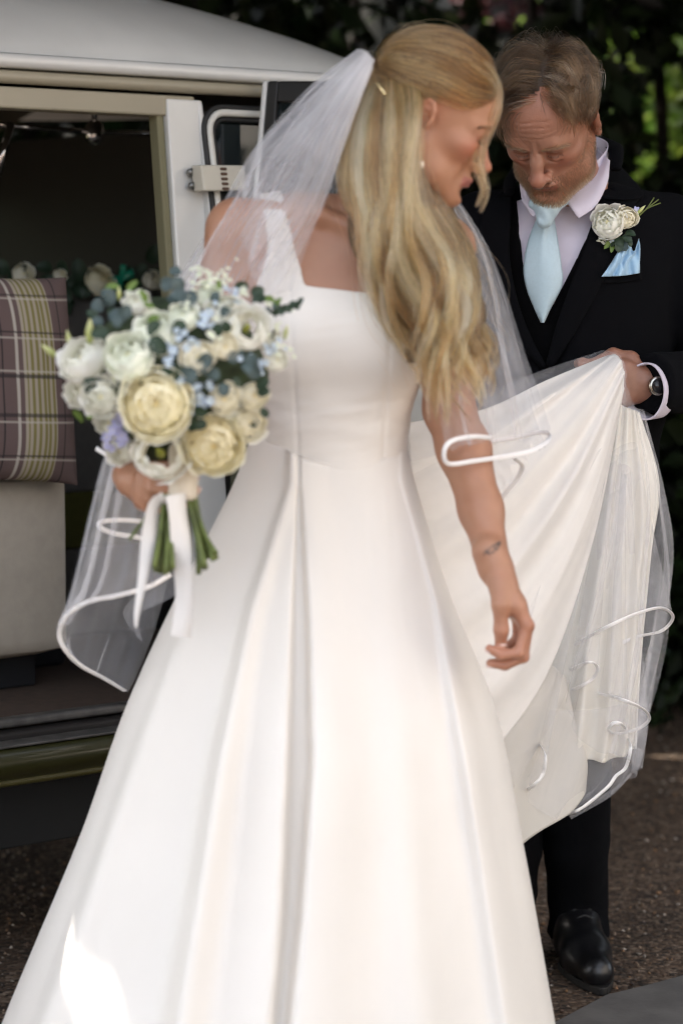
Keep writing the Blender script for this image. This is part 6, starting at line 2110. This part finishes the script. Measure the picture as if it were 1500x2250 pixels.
# ------------------------------------------------------------------ flowers
def bloom(R, n=26, open_=1.0, ruffle=.05, c_in=(.80, .60, .22), c_out=(.84, .79, .62), seed=0, flat=1.0, gap=0.0):
    """Layered petals, local z out of the flower. Returns vertices, faces, colours."""
    r = np.random.default_rng(seed)
    nb, na = 8, 9
    b, a = np.meshgrid(np.linspace(0, 1, nb), np.linspace(-1, 1, na), indexing='ij')
    VV, FF, CC = [], [], []; off = 0
    for i in range(n):
        f = gap + (1 - gap) * (i + .5) / n
        th0 = i * 2.39996 + r.normal(0, .12)
        rho = R * (.20 + .80 * f ** .85) * r.uniform(.94, 1.05)
        at_ = (.04 + 1.16 * f * open_) * r.uniform(.85, 1.12); ab_ = 2.5 - .3 * f
        al = ab_ + (at_ - ab_) * b
        dl = (1.05 - .30 * f) * np.sin(np.pi * (.10 + .62 * b)) ** .5
        th = th0 + a * dl * (1 - .10 * b ** 6)
        lip = np.clip((b - .70) / .30, 0, 1) ** 2 * (.25 + .75 * f)
        rf = ruffle * R * b ** 3 * (np.sin(a * 4.5 + r.uniform(0, 6)) + .6 * np.sin(a * 9 + r.uniform(0, 6)))
        rr = rho * np.sin(al) + .13 * R * lip + rf * .5
        z = (rho * np.cos(al) * .85 + .30 * R) * flat - .10 * R * lip * np.abs(a) + rf * .5 - .10 * R * np.abs(a) ** 3 * b
        G = np.stack([rr * np.cos(th), rr * np.sin(th), z], -1)
        v, fc = grid_vf(G)
        VV.append(v); FF.append(fc + off); off += len(v)
        w = np.clip(.25 + .75 * f * (.35 + .65 * b), 0, 1)[..., None]
        col = np.asarray(c_in) * (1 - w) + np.asarray(c_out) * w
        CC.append((col * r.uniform(.95, 1.03)).reshape(-1, 3))
    if gap == 0:                       # closed heart of the bloom
        bb, aa = np.meshgrid(np.linspace(0, np.pi, 8), np.linspace(0, 2 * np.pi, 10), indexing='ij')
        G = np.stack([.17 * R * np.sin(bb) * np.cos(aa), .17 * R * np.sin(bb) * np.sin(aa), (.36 + .14 * np.cos(bb)) * R], -1)
        v, fc = grid_vf(G); VV.append(v); FF.append(fc + off); CC.append(np.tile(np.asarray(c_in) * np.array([1, .92, .7]), (len(v), 1)))
    return np.concatenate(VV), np.concatenate(FF), np.concatenate(CC)


PETAL = mat('petal', (.85, .8, .7), rough=.6, attr='tint', trans=.22, sheen=.1)
LEAFM = mat('bouquet_leaf', (.1, .15, .08), rough=.5, attr='tint', trans=.25)
STEM = mat('green_stem', (.13, .17, .035), rough=.5, noise=.5, nscale=40)


def orient(c, n, s=1.0, spin=0.0):
    n = np.asarray(n, float) / np.linalg.norm(n)
    q = Vector(n).to_track_quat('Z', 'Y')
    return Matrix.Translation(Vector(c)) @ q.to_matrix().to_4x4() @ Matrix.Rotation(spin, 4, 'Z') @ Matrix.Scale(s, 4)


def place(name, me, parent, M):
    o = bpy.data.objects.new(name, me)
    COL.objects.link(o)
    o.parent = parent
    o.matrix_parent_inverse = Matrix.LocRotScale(parent.location, parent.rotation_euler, parent.scale).inverted() if parent.parent is None else Matrix.Identity(4)
    o.matrix_basis = M
    return o


def data_mesh(name, V, F, col, m):
    o = mesh_obj(name, V, F, m, colors=col)
    me = o.data
    bpy.data.objects.remove(o)
    return me


CREAMR = dict(c_in=(.97, .87, .52), c_out=(.97, .95, .82))
WHITE = dict(c_in=(.90, .90, .74), c_out=(.96, .95, .93))
GREENW = dict(c_in=(.84, .88, .70), c_out=(.93, .94, .88))
IVORY = dict(c_in=(.96, .90, .68), c_out=(.97, .95, .86))
ME = {}
for k, (n_, kw) in {'rose': (44, dict(ruffle=.05, **CREAMR)), 'rose2': (40, dict(ruffle=.055, **CREAMR)),
                    'white': (22, dict(ruffle=.08, open_=1.0, **WHITE)), 'white2': (18, dict(ruffle=.10, **WHITE)),
                    'green': (24, dict(ruffle=.06, **GREENW)), 'ivory': (20, dict(ruffle=.06, **IVORY)),
                    'open': (13, dict(ruffle=.08, gap=.45, flat=.9, **WHITE))}.items():
    ME[k] = data_mesh('bloom', *bloom(1.0, n_, seed=len(ME) + 3, **kw), PETAL)
# closed bud, floret, leaves
b_, a_ = np.meshgrid(np.linspace(0, 1, 12), np.linspace(0, 2 * np.pi, 14), indexing='ij')
rb = .30 * np.sin(np.pi * np.clip(b_ * .93 + .05, 0, 1)) ** .8 * (1 - .45 * b_)
G = np.stack([rb * np.cos(a_ + b_ * 1.4) * (1 + .1 * np.sin(3 * a_)), rb * np.sin(a_ + b_ * 1.4) * (1 + .1 * np.sin(3 * a_)), b_ * 1.6], -1)
V, F = grid_vf(G); cb = np.array((.42, .50, .10)) * (1 - b_[..., None]) + np.array((.78, .80, .45)) * b_[..., None]
ME['bud'] = data_mesh('bud', V, F, cb.reshape(-1, 3), PETAL)


def floret(c_pet, c_mid):
    VV, FF, CC = [], [], []; off = 0
    for i in range(5):
        bb, aa = np.meshgrid(np.linspace(0, 1, 5), np.linspace(-1, 1, 5), indexing='ij')
        w = .42 * np.sin(np.pi * (.12 + .76 * bb)) ** .7
        th = i * 2 * np.pi / 5
        x = bb; y = aa * w
        G = np.stack([x * math.cos(th) - y * math.sin(th), x * math.sin(th) + y * math.cos(th), .25 * bb ** 2 - .08 * aa ** 2], -1)
        v, f = grid_vf(G); VV.append(v); FF.append(f + off); off += len(v)
        CC.append((np.asarray(c_mid) * (1 - np.clip(bb * 2.2, 0, 1))[..., None] + np.asarray(c_pet) * np.clip(bb * 2.2, 0, 1)[..., None]).reshape(-1, 3))
    return np.concatenate(VV), np.concatenate(FF), np.concatenate(CC)


ME['blue'] = data_mesh('floret', *floret((.50, .60, .74), (.66, .70, .50)), PETAL)
ME['lilac'] = data_mesh('floret', *floret((.48, .49, .76), (.66, .64, .72)), PETAL)
ME['wee'] = data_mesh('floret', *floret((.80, .82, .70), (.45, .55, .18)), PETAL)


def leaf_mesh(col, ratio=.6, roundness=1.0):
    bb, aa = np.meshgrid(np.linspace(0, 1, 7), np.linspace(-1, 1, 5), indexing='ij')
    w = ratio * .5 * np.sin(np.pi * bb ** .8) ** (.55 * roundness)
    G = np.stack([bb, aa * w, .10 * np.sin(bb * 3) + .10 * aa ** 2 * np.sin(np.pi * bb)], -1)
    V, F = grid_vf(G)
    c = np.asarray(col) * (1 + .18 * (np.abs(aa) < .2))[..., None]
    return V, F, c.reshape(-1, 3)


ME['euc'] = data_mesh('leaf', *leaf_mesh((.070, .105, .105), .85, .6), LEAFM)
ME['dark'] = data_mesh('leaf', *leaf_mesh((.028, .055, .030), .75, .8), LEAFM)
ME['green'] = ME['green']
ME['fresh'] = data_mesh('leaf', *leaf_mesh((.14, .22, .045), .5, 1.0), LEAFM)

HANDLE = P(404, 1010, 3.27)
BOUQ = empty('bouquet', HANDLE)
tag(BOUQ, "round bouquet of cream roses, white lisianthus and blue florets in the bride's hand", 'bouquet')
HUB = P(400, 905, 3.40)
r = np.random.default_rng(404)


def dome(px, py, lift=0.0):
    q = ((px - 378) / 285) ** 2 + ((py - 815) / 235) ** 2
    return 3.145 + .155 * q - lift


def flower(kind, px, py, dia, name, lift=0.0, tilt=(0, 0, 0), parent=BOUQ):
    Y = dome(px, py, lift)
    p = P(px, py, Y)
    n_ = (p - HUB) / np.linalg.norm(p - HUB) * .8 + np.array([0, -.45, 0]) + np.array(tilt)
    R_ = dia * 1.08 / 2 / (FPX / Y)
    n_ /= np.linalg.norm(n_)
    return place(name, ME[kind], parent, orient(p - n_ * R_ * .55, n_, R_, r.uniform(0, 6)))


for k, x, y, d_, nm, *e in (
    ('rose', 343, 887, 158, 'rose', .03), ('rose2', 470, 982, 132, 'rose', .025), ('open', 350, 992, 128, 'lisianthus', .02, (0, 0, .5)),
    ('open', 546, 716, 104, 'lisianthus', .02), ('white', 503, 688, 96, 'lisianthus', 0), ('green', 280, 776, 118, 'lisianthus', .02, (0, 0, .5)),
    ('green', 345, 722, 104, 'lisianthus', 0, (0, 0, .5)), ('white', 176, 782, 112, 'lisianthus', .01, (-.3, 0, .6)), ('white2', 220, 872, 92, 'lisianthus', .02),
    ('white2', 176, 858, 80, 'lisianthus', -.01), ('ivory', 438, 784, 80, 'rose', .01), ('ivory', 494, 878, 74, 'rose', .01), ('ivory', 560, 870, 66, 'rose', 0),
    ('ivory', 552, 930, 80, 'rose', 0), ('ivory', 496, 762, 62, 'rose', 0), ('white2', 300, 660, 60, 'lisianthus', 0, (0, 0, .6)), ('white', 262, 992, 70, 'lisianthus', -.02),
    ('white2', 515, 925, 70, 'lisianthus', -.02), ('green', 402, 690, 70, 'lisianthus', 0, (0, 0, .6)), ('white', 610, 790, 56, 'lisianthus', 0), ('ivory', 420, 930, 60, 'rose', -.03),
    ('white2', 240, 930, 70, 'lisianthus', -.02), ('green', 460, 650, 60, 'lisianthus', 0), ('white2', 590, 740, 60, 'lisianthus', -.01)):
    o_ = flower(k, x, y, d_, nm, e[0] if e else 0, e[1] if len(e) > 1 else (0, 0, 0))
    if k == 'open':
        Mx = o_.matrix_basis
        Sg = Sdf(); Sg.chain([(0, 0, .10), (0, 0, .38)], [.16, .10], k=.05); Sg.ball((.08, .04, .42), .09, k=.05); Sg.ball((-.07, .03, .44), .08, k=.05); Sg.ball((0, -.08, .42), .08, k=.05)
        V, F = Sg.mesh(.06)
        c = place('pistil', data_mesh('pistil', V, F, np.tile((.26, .27, .03), (len(V), 1)), PETAL), o_, Matrix.Identity(4))
for x, y, dx, dy, ln in ((198, 755, 0, -1, 62), (128, 785, -.8, -.6, 50), (156, 760, -.25, -1, 40), (254, 838, -.2, -1, 44), (262, 660, 0, -1, 34), (625, 745, .2, -1, 36)):
    p = P(x, y, dome(x, y)); p2 = P(x + dx * 10, y + dy * 10, dome(x, y) - .003)
    place('flower_bud', ME['bud'], BOUQ, orient(p, p2 - p, ln / 1.6 / 1640, r.uniform(0, 6)))
# small florets in sprays
for kind, x, y, m, sp, sz in (('blue', 452, 700, 8, 26, 11), ('blue', 401, 742, 6, 22, 10), ('blue', 366, 793, 8, 24, 11), ('blue', 452, 868, 9, 26, 12), ('blue', 420, 896, 6, 18, 11),
                              ('blue', 578, 795, 9, 30, 10), ('blue', 510, 640, 6, 28, 9), ('lilac', 262, 952, 8, 24, 16), ('lilac', 275, 925, 4, 18, 14), ('lilac', 237, 985, 3, 14, 12),
                              ('wee', 448, 612, 13, 26, 9), ('wee', 487, 606, 10, 24, 8), ('wee', 465, 640, 10, 36, 9), ('wee', 530, 655, 10, 34, 8), ('wee', 600, 715, 9, 26, 8), ('wee', 625, 760, 9, 26, 9), ('wee', 300, 640, 7, 22, 9),
                              ('wee', 420, 650, 7, 26, 8), ('blue', 395, 845, 5, 18, 10), ('blue', 600, 770, 5, 22, 9), ('wee', 470, 740, 8, 22, 8), ('wee', 580, 690, 6, 20, 8)):
    for _ in range(m):
        px, py = x + r.normal(0, sp * .6), y + r.normal(0, sp * .6)
        p = P(px, py, dome(px, py, .016 * r.random() - .002)); n_ = (p - HUB) + np.array([0, -.06, 0]) + r.normal(0, .04, 3)
        place('floret', ME[kind], BOUQ, orient(p, n_, sz / 1640 * r.uniform(.6, 1.0), r.uniform(0, 6)))
# leaves
def leaf_at(kind, px, py, ln, parent=BOUQ, Y=None, ang=None, face=None):
    Y = dome(px, py, .012 * r.random()) if Y is None else Y
    p = P(px, py, Y)
    ang = r.uniform(0, 6.28) if ang is None else ang
    d = np.array([math.cos(ang), -.15 + .3 * r.normal() * .5, math.sin(ang)]); d /= np.linalg.norm(d)
    n_ = np.array([.3 * r.normal(), -1, .35 + .3 * r.normal()]) if face is None else np.asarray(face, float)
    n_ -= d * (n_ @ d); n_ /= np.linalg.norm(n_)
    Rm = np.eye(4); Rm[:3, 0] = d; Rm[:3, 1] = np.cross(n_, d); Rm[:3, 2] = n_; Rm[:3, 3] = p
    return place('leaf', ME[kind], parent, Matrix(Rm.tolist()) @ Matrix.Scale(ln / (FPX / Y), 4))


for kind, x, y, m, sp, ln in (('euc', 396, 650, 14, 26, 34), ('euc', 226, 688, 12, 26, 36), ('euc', 430, 815, 7, 22, 44), ('euc', 530, 800, 9, 24, 34), ('euc', 505, 830, 4, 20, 36),
                              ('dark', 331, 748, 6, 18, 44), ('dark', 560, 650, 7, 26, 30), ('fresh', 322, 684, 5, 20, 34), ('fresh', 172, 912, 4, 14, 38), ('fresh', 598, 672, 5, 16, 30),
                              ('fresh', 258, 648, 4, 16, 30), ('dark', 300, 830, 5, 24, 36), ('dark', 440, 935, 5, 18, 30), ('dark', 535, 850, 5, 30, 34), ('dark', 250, 720, 6, 26, 36), ('euc', 605, 700, 5, 22, 24), ('dark', 390, 820, 6, 40, 40), ('dark', 470, 720, 6, 40, 34), ('dark', 205, 830, 5, 20, 34), ('fresh', 480, 640, 5, 24, 26), ('euc', 455, 660, 6, 30, 26), ('dark', 420, 900, 5, 30, 34), ('dark', 560, 900, 4, 24, 30), ('dark', 300, 950, 5, 24, 30)):
    for _ in range(max(2, int(m * .6))):
        leaf_at(kind, x + r.normal(0, sp * .7), y + r.normal(0, sp * .7), ln * r.uniform(.75, 1.2))
for k in range(8):      # fine sprig reaching out on the right
    t = k / 7; leaf_at('dark', 590 + 66 * t, 685 - 25 * t + 12 * (k % 2), 22, Y=3.24, ang=-.9 + 1.9 * (k % 2))
# dense green heart so nothing shows through
Sg = Sdf(); Sg.ball(P(390, 835, 3.33), (.125, .09, .115)); V, F = Sg.mesh(.012, extra=lambda p, d: d + .010 * noise3(p, 3, 3, 40))
mesh_obj('foliage_heart', V, F, mat('dark_heart', (.030, .050, .018), rough=.8, noise=.5, nscale=60), BOUQ)

# handle, stems, ribbons
V, F = tube_vf(catmull([P(404, 985, 3.28), P(404, 1010, 3.265), P(403, 1050, 3.26), P(402, 1096, 3.26)], 12), np.interp(np.linspace(0, 1, 12), [0, 1], [.021, .0195]), 24)
mesh_obj('ribbon_wrap', V, F, mat('ivory_ribbon', (.70, .63, .52), rough=.5, noise=.06, nscale=80), BOUQ)
for k in range(30):
    g_ = k % 2
    if g_ == 0: x0, x1 = 362 + 30 * r.random(), 338 + 48 * r.random()
    else: x0, x1 = 408 + 22 * r.random(), 424 + 54 * r.random()
    dy = r.uniform(-.015, .015)
    e = P(x1, 1262 - 18 * r.random() - (x1 > 455) * 30, 3.235 + dy * 2.2)
    V, F = tube_vf(catmull([P(x0, 1085, 3.26 + dy * .6), P((x0 + x1) / 2 + r.normal(0, 3), 1170, 3.255 + dy * 1.5), e], 8), [.0033] * 7 + [.0036], 7)
    mesh_obj('stem', V, F, STEM, BOUQ)
V, F = tube_vf(catmull([P(352, 1105, 3.27), P(318, 1142, 3.265), P(284, 1186, 3.26)], 8), [.0024] * 8, 6); mesh_obj('stem', V, F, STEM, BOUQ)


def tail(pts, w):
    C = catmull([P(*p) for p in pts], 50)
    tw = np.linspace(0, 1, 50)
    N = np.stack([np.cos(.5 * np.sin(tw * 7)), .55 * np.sin(tw * 6 + .4), 0 * tw], 1)
    V, F = ribbon_vf(C, w, N)
    mesh_obj('ribbon_tail', V, F, mat('silk_ribbon', (.74, .72, .70), rough=.45, sheen=.2), BOUQ)


tail([(362, 1092, 3.238), (340, 1108, 3.236), (330, 1150, 3.235), (324, 1200, 3.235), (312, 1280, 3.235), (302, 1340, 3.236), (299, 1378, 3.236)], np.interp(np.linspace(0, 1, 50), [0, .5, 1], [.017, .019, .003]))
tail([(386, 1086, 3.232), (392, 1140, 3.230), (400, 1220, 3.230), (404, 1320, 3.235), (398, 1398, 3.238)], .027)

# ------------------------------------------------------------------ buttonhole flowers on the lapel
BY = sdf_front(SJ, 1350, 500) - .022
BTN = empty('boutonniere', P(1355, 520, BY))
tag(BTN, 'white and cream flower buttonhole pinned to the black lapel', 'boutonniere')


def bflower(kind, px, py, dia, Y, n_, name):
    R_ = dia / 2 / (FPX / Y); n_ = np.asarray(n_, float) / np.linalg.norm(n_)
    return place(name, ME[kind], BTN, orient(P(px, py, Y) - n_ * R_ * .4, n_, R_, .7))


bflower('white', 1334, 488, 84, BY - .012, (-.35, -1, .35), 'lisianthus')
bflower('ivory', 1377, 479, 56, BY - .014, (.1, -1, .1), 'rose')
bflower('wee', 1316, 540, 26, BY - .004, (-.3, -1, -.3), 'floret'); bflower('wee', 1330, 546, 24, BY - .004, (0, -1, -.3), 'floret'); bflower('wee', 1322, 528, 20, BY - .004, (0, -1, -.3), 'floret')
bflower('blue', 1344, 532, 14, BY - .008, (0, -1, 0), 'floret'); bflower('lilac', 1398, 460, 16, BY - .006, (.3, -1, .3), 'floret')
for x, y, ln, an, kd in ((1352, 520, 26, -.9, 'dark'), (1364, 520, 26, -.4, 'dark'), (1358, 528, 28, -1.6, 'dark'), (1350, 530, 22, -2.4, 'dark'), (1372, 512, 24, -.2, 'dark'), (1366, 530, 24, -1.2, 'euc'), (1338, 530, 22, -2.2, 'fresh'), (1345, 538, 20, -1.8, 'fresh'), (1375, 526, 20, -1.0, 'dark')):
    leaf_at(kd, x, y, ln, BTN, BY - .006, an)
place('flower_bud', ME['bud'], BTN, orient(P(1398, 470, BY - .004), P(1420, 448, BY - .004) - P(1398, 470, BY - .004), 26 / 1.6 / 1230, 0))
for k, (x, y) in enumerate(((1446, 438), (1436, 434), (1450, 446))):
    V, F = tube_vf(catmull([P(1390, 486, BY - .002), P(1418, 460, BY - .003), P(x, y, BY - .002)], 6), .0011, 6); mesh_obj('stem', V, F, STEM, BTN)

# ------------------------------------------------------------------ garland on the seat back inside the van
gu, gz = PV(150, 625, wpan + .03)
GAR = empty('flower_garland', VW(gu, wpan + .03, gz))
tag(GAR, 'garland of cream roses and dark leaves along the van seat back', 'garland')
r = np.random.default_rng(9)
for px, py, dia, k in ((47, 608, 58, 'ivory'), (215, 622, 70, 'rose2'), (130, 606, 34, 'ivory'), (-60, 610, 60, 'rose2'), (330, 618, 50, 'ivory')):
    u_, z_ = PV(px, py, wpan - .03); p = VW(u_, wpan - .03, z_)
    place('rose', ME[k], GAR, orient(p, -VN * .9 + np.array([0, 0, .45]), dia / 2 / (FPX / p[1]), r.uniform(0, 6)))
for _ in range(60):
    px = r.uniform(-80, 400); py = 626 + r.normal(0, 16)
    u_, z_ = PV(px, py, wpan - .012); p = VW(u_, wpan - .012, z_)
    o_ = leaf_at('dark', px, py, r.uniform(30, 46), GAR, p[1])
TEAL = mat('teal_satin', (.004, .22, .13), rough=.3, sheen=.2)
for an in (.5, 1.4, 3.4, 4.4):
    c0 = PV(268, 612, wpan - .05); c = VW(c0[0], wpan - .05, c0[1])
    d = np.array([math.cos(an), 0, math.sin(an)])
    C = catmull([c, c + d * .022 + np.array([0, -.008, .004]), c + d * .030, c + d * .020 + np.array([0, .008, -.004]), c], 16)
    V, F = ribbon_vf(C, .014, np.cross(d, np.array([0, 1.0, 0])) + np.array([0, .3, 0])); mesh_obj('bow_loop', V, F, TEAL, GAR)
